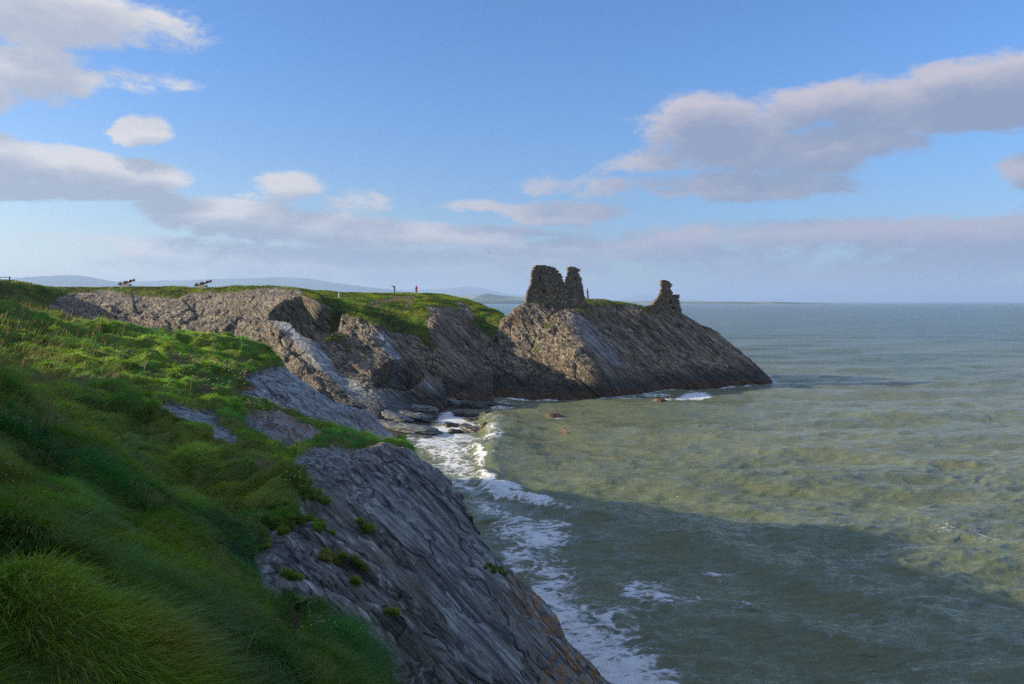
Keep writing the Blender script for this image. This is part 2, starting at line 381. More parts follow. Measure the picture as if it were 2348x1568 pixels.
# ------------------------------------------------------------------ near land
def rbf_fit(pts):
    pts = np.array(pts, float); n = len(pts)
    d = np.linalg.norm(pts[:, None, :2]-pts[None, :, :2], axis=-1)
    A = np.zeros((n+3, n+3)); ker = lambda r: r**1.6
    A[:n, :n] = -ker(d); A[:n, :n] += np.eye(n)*0.10
    A[:n, n] = 1; A[:n, n+1:] = pts[:, :2]; A[n:, :n] = A[:n, n:].T
    w = np.linalg.solve(A, np.concatenate([pts[:, 2], [0, 0, 0]]))
    def f(X, Y):
        r = w[n]+w[n+1]*X+w[n+2]*Y
        for k in range(n): r = r-w[k]*ker(np.sqrt((X-pts[k, 0])**2+(Y-pts[k, 1])**2+1e-9))
        return r
    return f
top_pts = [P(*q) for q in [
 (0,1568,3.2),(300,1568,3.6),(600,1568,4.7),(800,1568,8.0),(0,1300,5),(300,1350,6),(550,1450,7.6),(700,1480,8.2),(0,1100,8),(200,1150,9),(400,1250,9.5),(560,1330,10),
 (0,950,11.5),(150,1010,12),(300,1100,12),(450,1200,12),(0,915,13),(-60,900,13),(60,950,15.9),(250,1050,15.2),(420,1150,14.2),(100,905,20),(50,868,24),(200,890,22.5),
 (300,950,18),(500,1000,17.5),(600,1080,16),(400,1080,14.5),(550,1150,13.5),(680,1130,13.6),
 (50,850,25),(200,850,26),(400,850,28),(600,866,30),(250,818,31),(430,822,33),(560,850,31),(350,880,24),(500,900,26),
 (160,757,37),(400,782,38.5),(500,778,39.5),(600,803,39.5),(650,855,37.5),(0,710,34),(-60,706,34),(70,730,36),(110,752,36.5),(300,803,34.5),(150,800,31),(500,817,36.5),
 (600,880,35),(700,905,34.5),(650,900,34),(800,960,34),(860,982,33),(700,960,28),(600,940,26),(500,930,24),(850,1010,27),(760,1000,26),(930,1030,28),(960,1052,27),
 (800,1040,23),(700,1050,20),(760,930,36.5),(850,965,36),(900,1012,31.5)]]
def slab(X, Y): return 7.68-.12*Y-X
for (X, Y) in [(-4, 15), (-3.4, 20), (-2.5, 12), (-2.6, 24), (-1.2, 10), (0, 8), (0, 14), (0, 20), (0, 25), (3, 10), (3, 18), (3, 25), (6, 14), (6, 24), (9, 20), (3, 32), (8, 32), (1, 29), (2, 3), (5, 4)]:
    top_pts.append((X, Y, slab(X, Y)))
top_pts += [(0, 0, 11.4), (-2, 1, 11.6), (1.5, 0, 10.0), (-1, -6, 11.8), (-14, 2, 16.6), (-15, 9, 16.0), (-26, -6, 21), (-26, 6, 21), (-26, 14, 20), (-25, 18.5, 18.3), (-27, 24.5, 12.8), (-27, 33, 12.4), (-28, 38, 12.8), (-32, 46, 12.5), (-38, 34, 14.5), (-48, 32.5, 22), (-43, 32.5, 19.5), (-54, 32, 22), (-48, 27, 15.5), (-48, 38, 15),  # unseen ridge on the left added, and hill raised, to cast shade
            (-45, -6, 23), (-45, 15.5, 21), (-45, 22, 16), (-45, 52, 13.5), (-60, 55, 12), (-60, 10, 22), (-19, 15, 14.0), (-60, 85, 11), (-5, -14, 13), (6, -14, 4), (-20, -14, 19), (-30, 55, 11)]
top_fn = rbf_fit(top_pts)
EDGE = [(16, -30), (11, 0), (9.5, 12), (6.5, 25.2), (2.8, 25.0), (.35, 24.4), (-1.5, 24.2), (-3.1, 27.2), (-4.7, 31.8), (-6.4, 36.3), (-8.5, 37.4), (-10.8, 38.2), (-12, 40.2), (-14.9, 41.3), (-19, 42), (-26, 43.5), (-33, 50), (-48, 56),
        (-56, 70), (-60, 84), (-75, 90), (-120, 90), (-120, -30)]
R_SLAB = [(640,1090),(672,1066),(700,1042),(760,1036),(800,1043),(860,1036),(965,1050),(1100,1040),(2400,1200),(2400,2400),(905,2400),(900,1568),(896,1541),(852,1513),(828,1469),(772,1449),(724,1401),(680,1392),(628,1386),(604,1361),(584,1313),(594,1249),(618,1215),(668,1221),(694,1205),(688,1153),(718,1129),(705,1100)]
R2 = [(564,872),(600,858),(650,846),(700,870),(760,925),(855,960),(912,1015),(860,1008),(800,987),(722,958),(660,938),(620,925),(535,908),(600,893)]
R3 = [(559,966),(600,946),(660,958),(703,985),(742,998),(703,1023),(668,1040),(640,1030),(605,1010),(575,996)]
R4 = [(352,946),(388,930),(433,944),(487,952),(500,986),(451,980),(368,974)]
R5 = [(486,980),(512,988),(542,1014),(520,1036),(494,1014)]
SOIL = [[(375,822),(450,818),(470,832),(440,845),(380,842)],[(555,1075),(625,1072),(655,1090),(600,1100)],[(60,875),(160,865),(290,868),(280,885),(150,905),(70,905)],[(420,905),(540,880),(600,890),(540,905),(440,918)],
        [(330,860),(460,862),(480,872),(350,874)],[(600,1440),(680,1400),(700,1450),(650,1480)],[(290,815),(350,812),(350,825),(280,828)],[(520,826),(575,832),(560,842)]]
def near_masks(u, v, jit):
    uj, vj = u+jit*9, v+jit*6
    d = polydist(uj, vj, R_SLAB)
    for q in (R2, R3, R4, R5): d = np.maximum(d, polydist(uj, vj, q))
    soil = np.full(u.shape, -50.0)
    for q in SOIL: soil = np.maximum(soil, polydist(u+jit*14, v+jit*8, q))
    return ss(d, -9, -1), ss(soil, -6, 5), ss(d, -4, 34)
def build_near():
    us = np.concatenate([-300-np.geomspace(6, 7000, 90)[::-1], np.arange(-300, -40, 6.0), np.arange(-40, 1560, 2.3), np.geomspace(1560, 6500, 60)])
    ys = np.concatenate([np.linspace(1.0, 2.2, 10)[:-1], np.geomspace(2.2, 8, 150)[:-1], np.linspace(8, 31, 560)[:-1], np.geomspace(31, 92, 230)])
    YY, UU = np.meshgrid(ys, us, indexing='ij'); X = (UU-CU)*YY/F
    cap = np.clip(X, -115, 28); YY2 = YY
    X = cap
    z = top_fn(X, YY2)
    d = -polydist(X, YY2, EDGE)
    d = d+0.35*fbm(X*.5, YY2*.5, X*0+3, 4)+.15*fbm(X*2, YY2*2, X*0+8, 3)
    outside = np.maximum(d, 0)
    u0, v0 = proj(np.stack([X, YY2, z], -1))
    jit = fbm(X*1.1, YY2*1.1, X*0, 4)
    rock, soil, soft = near_masks(u0, v0, jit)
    rock = np.where(X > 3, 1.0, rock); soft = np.where(X > 3, 1.0, soft)
    ed = ss(d, -0.1, 0.35)*np.where(X < -22, 0, 1); rock = np.maximum(rock, ed); soft = np.maximum(soft, ss(d, 0, 1.5)*ed)
    # tussocky undulation on turf
    amp = np.clip(YY2/14, 0.6, 1.0)
    hum = 0.42*fbm(X*.42, YY2*.42, X*0+5, 3)+0.26*np.abs(fbm(X*1.1, YY2*1.1, X*0+9, 3))*1.4
    tf1, tf2, tr1, tr2, _, _ = cells(X*1.25+.5*jit, YY2*1.25, X*0+3.3)
    hum = hum+.20*np.clip(1-(tf1/.62)**2, 0, 1)*(.4+tr1)
    z = z+(1-rock)*hum*amp+(1-rock)*0.06
    # drop beyond the edge
    z = z-np.minimum(outside, 1.0)*1.2-np.maximum(outside-1.0, 0)*3.2
    z = np.maximum(z, -3.0-0.02*outside)
    G = np.stack([X, YY2, z], -1)
    N = grid_normals(G); N[N[..., 2] < 0] *= -1
    rd = relief(G, 2.7, 0.58)*soft+relief(G*1.0+40.0, 0.8, 0.11)*(.4*rock+.6*soft)
    fade = ss(-z, -9.4, -8.0)*0.6+0.4
    G = G+N*(rd*fade)[..., None]
    G[..., 2] -= soil*(1-rock)*0.16
    lich = (ss(polydist(u0, v0, [(700,965),(860,990),(900,1020),(960,1050),(980,1090),(860,1080),(740,1040),(640,1010),(560,940),(640,930)]), -20, 20)*0.8
            + ss(polydist(u0, v0, [(1120,1270),(1300,1400),(1460,1540),(1420,1800),(1250,1700),(1230,1520),(1130,1380)]), -30, 30)*0.75)
    blue = ss(fbm(X*.25, YY2*.25, z*.25+2, 3), -0.25, 0.35)*0.8
    blue = np.maximum(blue, ss(polydist(u0, v0, R2), -5, 5)); blue = np.maximum(blue, ss(polydist(u0, v0, R4), -5, 5))
    o = mesh_np('near_cliff', G.reshape(-1, 3), grid_faces(*X.shape), M['near_rock'],
                {'grass': (1-rock), 'soil': soil, 'lichen': lich*rock, 'blue': blue})
    tag(o, kind='structure')
    return G, N, rock, soil
NG, NN, NROCK, NSOIL = build_near()
def at_near(u, v):
    uu, vv = proj(NG); m = (np.abs(uu-u) < 3.5) & (np.abs(vv-v) < 5) & (NG[..., 1] < 60)
    if not m.any(): m = (np.abs(uu-u) < 8) & (np.abs(vv-v) < 12)
    i = np.argmin(np.where(m, NG[..., 1], 1e9)); return Vector(NG.reshape(-1, 3)[i]), Vector(NN.reshape(-1, 3)[i])

# ------------------------------------------------------------------ grass blades
def blades(name, pos, nrm, length, width, lean, col, seg=3, tipshift=1.45):
    """pos (n,3), lean (n,3) bend vector added over the length, col (n,3)"""
    n = len(pos)
    ang = rng.uniform(0, 2*np.pi, n); side = np.stack([np.cos(ang), np.sin(ang), np.zeros(n)], 1)
    side = 0.45*side+np.array([0.9, 0, 0])*np.where(rng.random(n) < .5, 1, -1)[:, None]
    side /= np.linalg.norm(side, axis=1)[:, None]
    V = np.zeros((n, 2*seg+1, 3)); Cc = np.zeros((n, 2*seg+1, 3))
    for k in range(seg+1):
        t = k/seg
        c = pos+nrm*(length*t*(1-0.25*t))[:, None]+lean*(t*t)[None, ...] if False else pos+nrm*(length*t*(1-0.3*t))[:, None]+lean*(t**1.6)
        if k < seg:
            w = (width*(1-0.55*t))[:, None]*side*0.5
            V[:, 2*k] = c-w; V[:, 2*k+1] = c+w
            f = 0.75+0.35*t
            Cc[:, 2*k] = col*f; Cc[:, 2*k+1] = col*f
        else: V[:, 2*seg] = c; Cc[:, 2*seg] = col*tipshift  # shade put into the blade colour: dark roots, lit tips
    base = (np.arange(n)*(2*seg+1))[:, None]
    quads = np.concatenate([base+np.array([2*k, 2*k+1, 2*k+3, 2*k+2]) for k in range(seg-1)], 0)
    tri = base+np.array([2*seg-2, 2*seg-1, 2*seg])
    me = bpy.data.meshes.new(name); nv = n*(2*seg+1)
    me.vertices.add(nv); me.vertices.foreach_set('co', V.astype(np.float32).ravel())
    li = np.concatenate([quads.ravel(), tri.ravel()]).astype(np.int32)
    tot = np.concatenate([np.full(len(quads), 4), np.full(len(tri), 3)]).astype(np.int32)
    me.loops.add(len(li)); me.loops.foreach_set('vertex_index', li)
    me.polygons.add(len(tot)); me.polygons.foreach_set('loop_start', np.concatenate([[0], np.cumsum(tot)[:-1]]).astype(np.int32))
    me.polygons.foreach_set('loop_total', tot); me.polygons.foreach_set('use_smooth', np.ones(len(tot), bool))
    me.update(calc_edges=True)
    a = me.attributes.new('tint', 'FLOAT_COLOR', 'POINT')
    a.data.foreach_set('color', np.concatenate([Cc.reshape(-1, 3), np.ones((nv, 1))], 1).astype(np.float32).ravel())
    me.materials.append(M['blade']); return link(bpy.data.objects.new(name, me))
def sample_grid(G, weight, n):
    """random points on the grid cells with the given weight per cell"""
    w = np.clip(weight[:-1, :-1], 0, None).ravel(); cdf = np.cumsum(w); i = np.searchsorted(cdf, rng.random(n)*cdf[-1])
    nr, nc = weight.shape[0]-1, weight.shape[1]-1
    r, c = i//nc, i % nc; a = rng.random(n)[:, None]; b = rng.random(n)[:, None]
    p = (G[r, c]*(1-a)+G[r, c+1]*a)*(1-b)+(G[r+1, c]*(1-a)+G[r+1, c+1]*a)*b
    return p, r, c
def turf_color(p, seed=0.0):
    n1 = fbm(p[:, 0]*.35+seed, p[:, 1]*.35, p[:, 2]*.35, 3); n2 = fbm(p[:, 0]*1.5, p[:, 1]*1.5+seed, p[:, 2]*1.5, 3)
    n3 = rng.normal(0, .12, len(p))
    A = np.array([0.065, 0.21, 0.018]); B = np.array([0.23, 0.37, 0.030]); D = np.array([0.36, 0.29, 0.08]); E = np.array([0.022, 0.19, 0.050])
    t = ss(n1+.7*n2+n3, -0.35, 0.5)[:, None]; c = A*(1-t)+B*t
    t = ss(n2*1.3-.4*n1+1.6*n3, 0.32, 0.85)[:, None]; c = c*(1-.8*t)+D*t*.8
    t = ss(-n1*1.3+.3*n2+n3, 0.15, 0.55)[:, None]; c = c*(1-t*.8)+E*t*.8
    return c*rng.uniform(.75, 1.25, len(p))[:, None]
def build_grass():
    u, v = proj(NG); Y = NG[..., 1]
    du = NG[1:, 1:]-NG[:-1, :-1]
    cu = np.gradient(NG, axis=1); cv = np.gradient(NG, axis=0)
    area = np.linalg.norm(np.cross(cu, cv), axis=-1)
    vis = (u > -160) & (u < 1300) & (v > 640) & (v < 1900) & (Y > 1.6) & (Y < 62)
    cl = fbm(NG[..., 0]*2.2, NG[..., 1]*2.2, NG[..., 2]*2.2, 3)
    w = area*(1-NROCK)**1.5*(1-.8*NSOIL)*vis/np.clip(Y, 4, 60)**1.45*(0.55+0.6*ss(cl, -.4, .4))
    n = 520000
    p, r, c = sample_grid(NG, w, n)
    nr = NN[r, c]*0.5+np.array([0, 0, 0.6]); nr /= np.linalg.norm(nr, axis=1)[:, None]
    q = p
    tus = fbm(q[:, 0]*1.1, q[:, 1]*1.1, q[:, 2]*1.1+30, 3)
    L = (0.13+0.11*ss(tus, -.3, .5))*rng.uniform(.6, 1.35, n)
    yy = q[:, 1]
    L *= np.where(yy < 13, 1.25, 0.9)
    L *= np.interp(yy, [2, 5, 9], [.75, 1.0, 1.0])
    # combed by the sea wind, falling outward from each tussock
    jt = fbm(q[:, 0]*1.1, q[:, 1]*1.1, q[:, 0]*0, 4)
    tf1, tf2, tr1, tr2, tdx, tdy = cells(q[:, 0]*1.25+.5*jt, q[:, 1]*1.25, q[:, 0]*0+3.3)
    L *= (.62+.75*tr1)*np.where(rng.random(n) < .05, 1.5, 1)
    th = 2.0*fbm(q[:, 0]*.6, q[:, 1]*.6, q[:, 2]*.2+11, 3)-0.45+(tr2-.5)*1.6
    ln = np.stack([np.cos(th), np.sin(th), np.full(n, -0.35)], 1)
    mag = L*(0.55+0.55*ss(fbm(q[:, 0]*.9, q[:, 1]*.9, q[:, 2]*0+3, 2), -.4, .4))
    lean = ln*mag[:, None]*.6+np.stack([tdx, tdy, -.25*tf1], 1)*1.15*L[:, None]+rng.normal(0, .26, (n, 3))*L[:, None]*np.array([1, 1, .4])
    W = np.maximum(0.0045, yy*0.00058)*rng.uniform(.7, 1.3, n)
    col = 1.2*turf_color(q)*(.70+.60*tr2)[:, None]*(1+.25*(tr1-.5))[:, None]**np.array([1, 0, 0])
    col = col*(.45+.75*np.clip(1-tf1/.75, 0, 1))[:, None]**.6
    col = col*np.interp(yy, [5, 10, 16, 24], [.72, .85, 1.05, 1.5])[:, None]  # blade colour lightened over the sunlit shelf, darkened in the shaded foreground
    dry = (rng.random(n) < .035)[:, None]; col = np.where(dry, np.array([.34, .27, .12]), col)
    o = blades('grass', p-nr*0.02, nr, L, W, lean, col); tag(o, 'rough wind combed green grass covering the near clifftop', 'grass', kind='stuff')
    # tall seeding stalks, thickest on the left
    w2 = area*(1-NROCK)*vis*(np.exp(-((u-60)/170)**2)*(v > 700)*(v < 1000)+0.04)/np.clip(Y, 4, 60)
    w2 = w2*(Y > 4.0)
    n = 5200; p, r, c = sample_grid(NG, w2, n); L = rng.uniform(.35, .75, n); L *= np.interp(p[:, 1], [4, 12], [.5, 1])
    up = np.tile(np.array([0., 0, 1]), (n, 1))+rng.normal(0, .12, (n, 3))
    lean = np.stack([rng.normal(.16, .12, n), rng.normal(0, .1, n), -rng.uniform(.02, .12, n)], 1)
    col = np.array([0.30, 0.235, 0.10])*rng.uniform(.6, 1.2, n)[:, None]
    o = blades('seed_stalks', p, up, L, np.maximum(.004, p[:, 1]*.0005), lean, col); tag(o, 'dry straw coloured seeding grass stalks standing above the turf', 'grass', kind='stuff')
build_grass()

# ------------------------------------------------------------------ back cliff (mainland)
FAR_CAVES = [([(615,715),(628,708),(646,692),(660,686),(692,682),(716,690),(740,704),(782,712),(782,748),(745,778),(720,775),(690,765),(665,742),(635,737),(616,736)], 3.6),
             ([(850,858),(878,838),(922,822),(952,838),(971,858),(966,882),(935,898),(895,893),(858,893)], 3.2)]
def shape_common(G, N, caves, amp, size, grass_fn, soil_fn=None, blue_fn=None, flip=False):
    if flip: N = -N
    u, v = proj(G)
    jit = fbm(G[..., 0]*.35, G[..., 1]*.35, G[..., 2]*.35, 4)
    grass = grass_fn(u+jit*14, v+jit*9)
    d = relief(G, size, amp)*(1-grass)+relief(G+40, size*.28, amp*.22)*(1-grass)+grass*(0.75*fbm(G[..., 0]*.3, G[..., 1]*.3, G[..., 2]*.3, 4)+.28*np.abs(fbm(G[..., 0]*1.0, G[..., 1]*1.0, G[..., 2]*1.0, 3))+.15)
    cave = 0.0
    for poly, dep in caves:
        cave = cave+dep*ss(polydist(u+jit*6, v+jit*6, poly), -1.0, 5)
    bl = blue_fn(u+jit*12, v+jit*12) if blue_fn else 0
    d = d*(.40+.60*ss(v, 668, 735))*(1-.8*bl)
    G = G+N*(d-cave)[..., None]
    return G, grass, (soil_fn(u+jit*8, v+jit*5) if soil_fn else np.zeros(u.shape)), (blue_fn(u+jit*12, v+jit*12) if blue_fn else np.zeros(u.shape))
# columns left to right; rows foot -> face -> crest -> plateau -> back
cu_ = [-700, -250, 0, 130, 300, 465, 600, 701, 786, 869, 918, 965, 1016]
crest = [(-700, 630, 100), (-250, 636, 104), (0, 645, 110), (130, 664, 122), (300, 664, 121), (465, 665, 118), (600, 661, 112), (701, 669, 108), (786, 712, 105.5), (869, 743, 103), (918, 797, 101), (965, 838, 99), (1018, 884, 99)]
face2 = [(-700, 700, 94), (-250, 690, 96), (0, 690, 104), (130, 712, 112), (300, 715, 112), (465, 715, 109), (600, 720, 103), (701, 745, 98.5), (786, 790, 98), (869, 820, 97), (918, 850, 96), (965, 880, 95.5), (1022, 905, 97.5)]
face1 = [(-700, 760, 84), (-250, 750, 88), (0, 745, 94), (130, 775, 102), (300, 790, 101), (465, 800, 99), (600, 815, 94), (701, 845, 90), (786, 880, 89), (869, 895, 89), (918, 903, 91), (965, 915, 93), (1021, 920, 97)]
foot = [(-700, 840, 75), (-250, 840, 80), (0, 840, 88), (130, 860, 92), (300, 885, 91), (465, 905, 89), (600, 920, 86), (701, 940, 84), (786, 953, 82.5), (869, 957, 83), (918, 948, 86), (960, 944, 89.5), (1020, 928, 96)]
A_rows = [[Z(q[0], -2.5, q[2]-3) for q in foot], [P(*q) for q in foot], [P(*q) for q in face1], [P(*q) for q in face2], [P(*q) for q in crest]]
A_rows.append([Z(u, z, Y) for u, z, Y in [(-700, 19, 125), (-250, 17.5, 125), (0, 15.6, 127), (130, 14.9, 130), (300, 14.9, 130), (465, 14.8, 127), (600, 14.8, 124), (701, 14.0, 122), (800, 10.5, 112), (875, 8.5, 107), (925, 6, 104), (970, 3.5, 102), (1020, 1.5, 101)]])
A_rows.append([Z(u, z, Y) for u, z, Y in [(-700, 20, 190), (-250, 17, 190), (0, 13.5, 185), (130, 12.5, 185), (300, 12.5, 180), (465, 12.5, 175), (600, 12, 170), (701, 11.0, 160), (800, 6, 125), (880, 4, 115), (930, 2, 108), (975, 0, 104), (1020, -1, 102)]])
A_rows.append([Z(u, -3, Y) for u, Y in [(-700, 240), (-250, 240), (0, 235), (130, 230), (300, 225), (465, 215), (600, 200), (701, 185), (800, 135), (880, 120), (930, 112), (975, 108), (1020, 104)]])
def gA(u, v):
    d = polydist(u, v, [(-2000, 560), (2000, 560), (2000, 600), (760, 690), (728, 680), (690, 668), (640, 660), (600, 662), (480, 672), (440, 680), (400, 684), (330, 680), (290, 676), (255, 666), (180, 672), (140, 680), (110, 700), (122, 720), (150, 740), (185, 800), (-2000, 900)])
    g = ss(d, -3, 4)
    for q in ([(690,668),(730,680),(786,706),(840,728),(869,742),(868,748),(830,735),(780,718),(730,694),(690,676)], [(735,775),(775,765),(790,772),(760,782)], [(785,790),(802,792),(800,800),(786,802)], [(830,800),(850,812),(838,815)]):
        g = np.maximum(g, ss(polydist(u, v, q), -3, 3))
    return g
BLUE_A = [[(625,738),(660,740),(700,770),(735,790),(770,850),(830,890),(900,940),(880,962),(800,960),(830,930),(780,890),(720,830),(680,790)], [(850,770),(880,760),(905,800),(960,860),(1000,900),(985,905),(930,850),(890,815)], [(840,905),(900,900),(950,935),(900,960),(860,960)]]
def bA(u, v):
    b = np.zeros(u.shape)
    for q in BLUE_A: b = np.maximum(b, ss(polydist(u, v, q), -8, 8))
    return b
GA = interp_rows(A_rows, 520, 1000, [.3, 1.2, 1.3, 1.2, .7, .2, .15]); NA = grid_normals(GA)
if NA[..., 2].mean() < 0: NA = -NA
GA2, grA, _, blA = shape_common(GA, NA, FAR_CAVES, 0.46, 5.5, gA, None, bA)
tag(mesh_np('back_cliff', GA2.reshape(-1, 3), grid_faces(*GA2.shape[:2]), M['far_rock'], {'grass': grA, 'blue': blA}), kind='structure')

# ------------------------------------------------------------------ green mound with the gully
sky_r = [(640, 664, 148), (701, 669, 150), (780, 674, 151), (850, 676, 152), (905, 675, 153), (960, 676, 153), (1010, 678, 151), (1060, 688, 147), (1095, 700, 142), (1125, 712, 137), (1152, 724, 132)]
m1 = [(640, 668, 125), (701, 674, 127), (780, 684, 131), (850, 690, 132), (905, 690, 134), (960, 690, 134), (1010, 692, 132), (1060, 705, 130), (1095, 716, 127), (1125, 727, 124), (1156, 738, 121)]
m2 = [(640, 672, 116), (701, 678, 117), (780, 700, 118), (850, 708, 120), (895, 711, 121), (940, 712, 121), (980, 706, 120), (1045, 716, 123), (1085, 735, 122.5), (1115, 748, 122), (1152, 752, 120)]
m3 = [(640, 690, 112), (701, 700, 112), (780, 728, 110), (862, 748, 111), (900, 758, 113), (950, 757, 114), (995, 735, 114.5), (1050, 750, 118), (1085, 770, 119), (1115, 777, 119.5), (1148, 768, 120)]
m4 = [(640, 740, 110), (701, 750, 109), (780, 770, 108), (850, 790, 107), (920, 805, 108), (965, 808, 110), (1000, 800, 110.5), (1050, 805, 114), (1085, 805, 115.5), (1115, 800, 117), (1140, 790, 118)]
m5 = [(640, 860, 108), (701, 870, 107), (780, 880, 106), (850, 890, 105), (930, 895, 103), (980, 900, 103), (1025, 890, 104), (1060, 880, 107), (1085, 865, 110.5), (1110, 850, 112.5), (1130, 830, 114)]
m6 = [(q[0], 915, 102.5) for q in m5]
B_rows = [[Z(q[0], -2, 101) for q in m5], [P(*q) for q in m6], [P(*q) for q in m5], [P(*q) for q in m4], [P(*q) for q in m3], [P(*q) for q in m2], [P(*q) for q in m1], [P(*q) for q in sky_r],
          [Z(q[0], P(*q)[2]-5, q[2]+18) for q in sky_r], [Z(q[0], -3, q[2]+34) for q in sky_r]]
def gB(u, v):
    g = ss(polydist(u, v, [(500, 500), (1300, 500), (1300, 760), (1150, 745), (1140, 775), (1112, 768), (1095, 750), (1075, 742), (1092, 732), (1082, 712), (1055, 695), (1040, 698), (1052, 712), (1030, 708), (985, 700), (975, 706), (985, 720), (978, 740), (985, 765), (1000, 800), (985, 800), (960, 775), (940, 770), (900, 765), (870, 745), (500, 720)]), -3, 3)
    return g
def sB(u, v):
    d = np.full(u.shape, -50.0)
    for q in ([(842,697),(905,682),(950,680),(950,686),(905,693),(850,705)], [(918,706),(950,684),(958,687),(928,710)], [(845,696),(905,684),(940,682),(940,685),(905,690),(850,702)], [(922,700),(950,684),(955,686),(930,702)], [(845,697),(875,700),(880,704),(850,703)], [(1060,786),(1090,780),(1090,786),(1062,792)]):
        d = np.maximum(d, polydist(u, v, q))
    return ss(d, -2, 2)
GB = interp_rows(B_rows, 480, 620, [.1, .2, 1, .8, .6, .5, .5, .4, .15]); NB = grid_normals(GB)
if NB[..., 2].mean() < 0: NB = -NB
GB2, grB, soB, blB = shape_common(GB, NB, [], 0.34, 4.5, gB, sB)
tag(mesh_np('grassy_mound', GB2.reshape(-1, 3), grid_faces(*GB2.shape[:2]), M['far_rock'], {'grass': grB, 'soil': soB, 'blue': blB}), kind='structure')

# ------------------------------------------------------------------ headland
h_crest = [(1112, 803, 117.5), (1135, 770, 118.2), (1152, 742, 118.8), (1176, 714, 119.3), (1206, 693, 120), (1245, 690, 121), (1290, 690, 123), (1345, 686, 124), (1400, 692, 125), (1450, 699, 126), (1490, 708, 127), (1560, 722, 129), (1610, 748, 130), (1655, 776, 130), (1702, 815, 129), (1742, 848, 128), (1770, 880, 127)]
h_f3 = [(1085, 835, 116), (1110, 810, 116.8), (1135, 790, 117.3), (1165, 765, 117.6), (1200, 745, 117.6), (1250, 745, 116.8), (1310, 750, 114.8), (1370, 755, 118.5), (1430, 755, 121), (1480, 757, 122), (1530, 762, 123.5), (1590, 775, 125), (1640, 795, 126.5), (1680, 815, 127), (1715, 838, 127), (1747, 860, 127), (1770, 882, 126.6)]
h_f2 = [(1065, 870, 112.5), (1090, 850, 113.5), (1120, 835, 114), (1155, 820, 114), (1200, 812, 113.3), (1260, 812, 111.3), (1335, 815, 108.2), (1400, 815, 114), (1460, 812, 117.5), (1510, 810, 120), (1560, 812, 121.5), (1610, 820, 122.5), (1655, 832, 124), (1692, 845, 125), (1724, 858, 125.8), (1752, 869, 126.2), (1770, 884, 126.3)]
h_f1 = [(1052, 900, 108.5), (1082, 890, 110), (1115, 880, 110.6), (1155, 873, 110.5), (1210, 868, 109.8), (1280, 866, 108), (1362, 866, 105.2), (1430, 862, 111.5), (1490, 856, 115), (1540, 853, 117), (1590, 852, 118.5), (1635, 854, 120), (1672, 858, 121.5), (1705, 864, 123), (1733, 871, 124.2), (1755, 877, 125.4), (1770, 886, 126)]
wl = [(1050, 912), (1082, 914), (1115, 915), (1155, 916), (1215, 919), (1290, 920), (1370, 917), (1440, 909), (1500, 903), (1550, 898), (1600, 894), (1645, 891), (1680, 889), (1710, 887), (1736, 885), (1757, 882), (1771, 879)]
H_rows = [[Z(u, -2.5, Pz(u, v)[1]-0.6) for u, v in wl], [Pz(u, v) for u, v in wl], [P(*q) for q in h_f1], [P(*q) for q in h_f2], [P(*q) for q in h_f3], [P(*q) for q in h_crest],
          [Z(q[0], max(P(*q)[2]-1.2, -2.8), q[2]+7) for q in h_crest], [Z(q[0], max(P(*q)[2]*.45-1, -3), q[2]+12) for q in h_crest], [Z(q[0], -4, q[2]+17) for q in h_crest]]
def gH(u, v):
    g = np.zeros(u.shape)
    for q in ([(1200,690),(1240,680),(1345,680),(1400,690),(1450,696),(1480,704),(1470,708),(1420,702),(1370,706),(1345,700),(1290,703),(1240,702)], [(1310,700),(1350,696),(1352,715),(1330,722),(1312,712)], [(1455,704),(1498,706),(1510,716),(1480,718)],
              [(1245,745),(1262,735),(1268,745),(1250,760)], [(1222,800),(1240,790),(1245,800),(1228,812)]):
        g = np.maximum(g, ss(polydist(u, v, q), -3, 3)*.58)
    return g
def bH(u, v):
    b = np.zeros(u.shape)
    for q in ([(1290,725),(1330,730),(1400,790),(1440,840),(1400,840),(1340,790)],): b = np.maximum(b, ss(polydist(u, v, q), -12, 12)*.55)
    return b
GH = interp_rows(H_rows, 560, 950, [.15, 1, 1, 1, 1, .4, .2, .15]); NH = grid_normals(GH)
if NH[..., 2].mean() < 0: NH = -NH
GH2, grH, _, blH = shape_common(GH, NH, [], 0.42, 4.4, gH, None, bH)
GH2 = np.concatenate([GH2], 0)
tag(mesh_np('headland', GH2.reshape(-1, 3), grid_faces(*GH2.shape[:2]), M['far_rock'], {'grass': grH, 'blue': blH}), kind='structure')

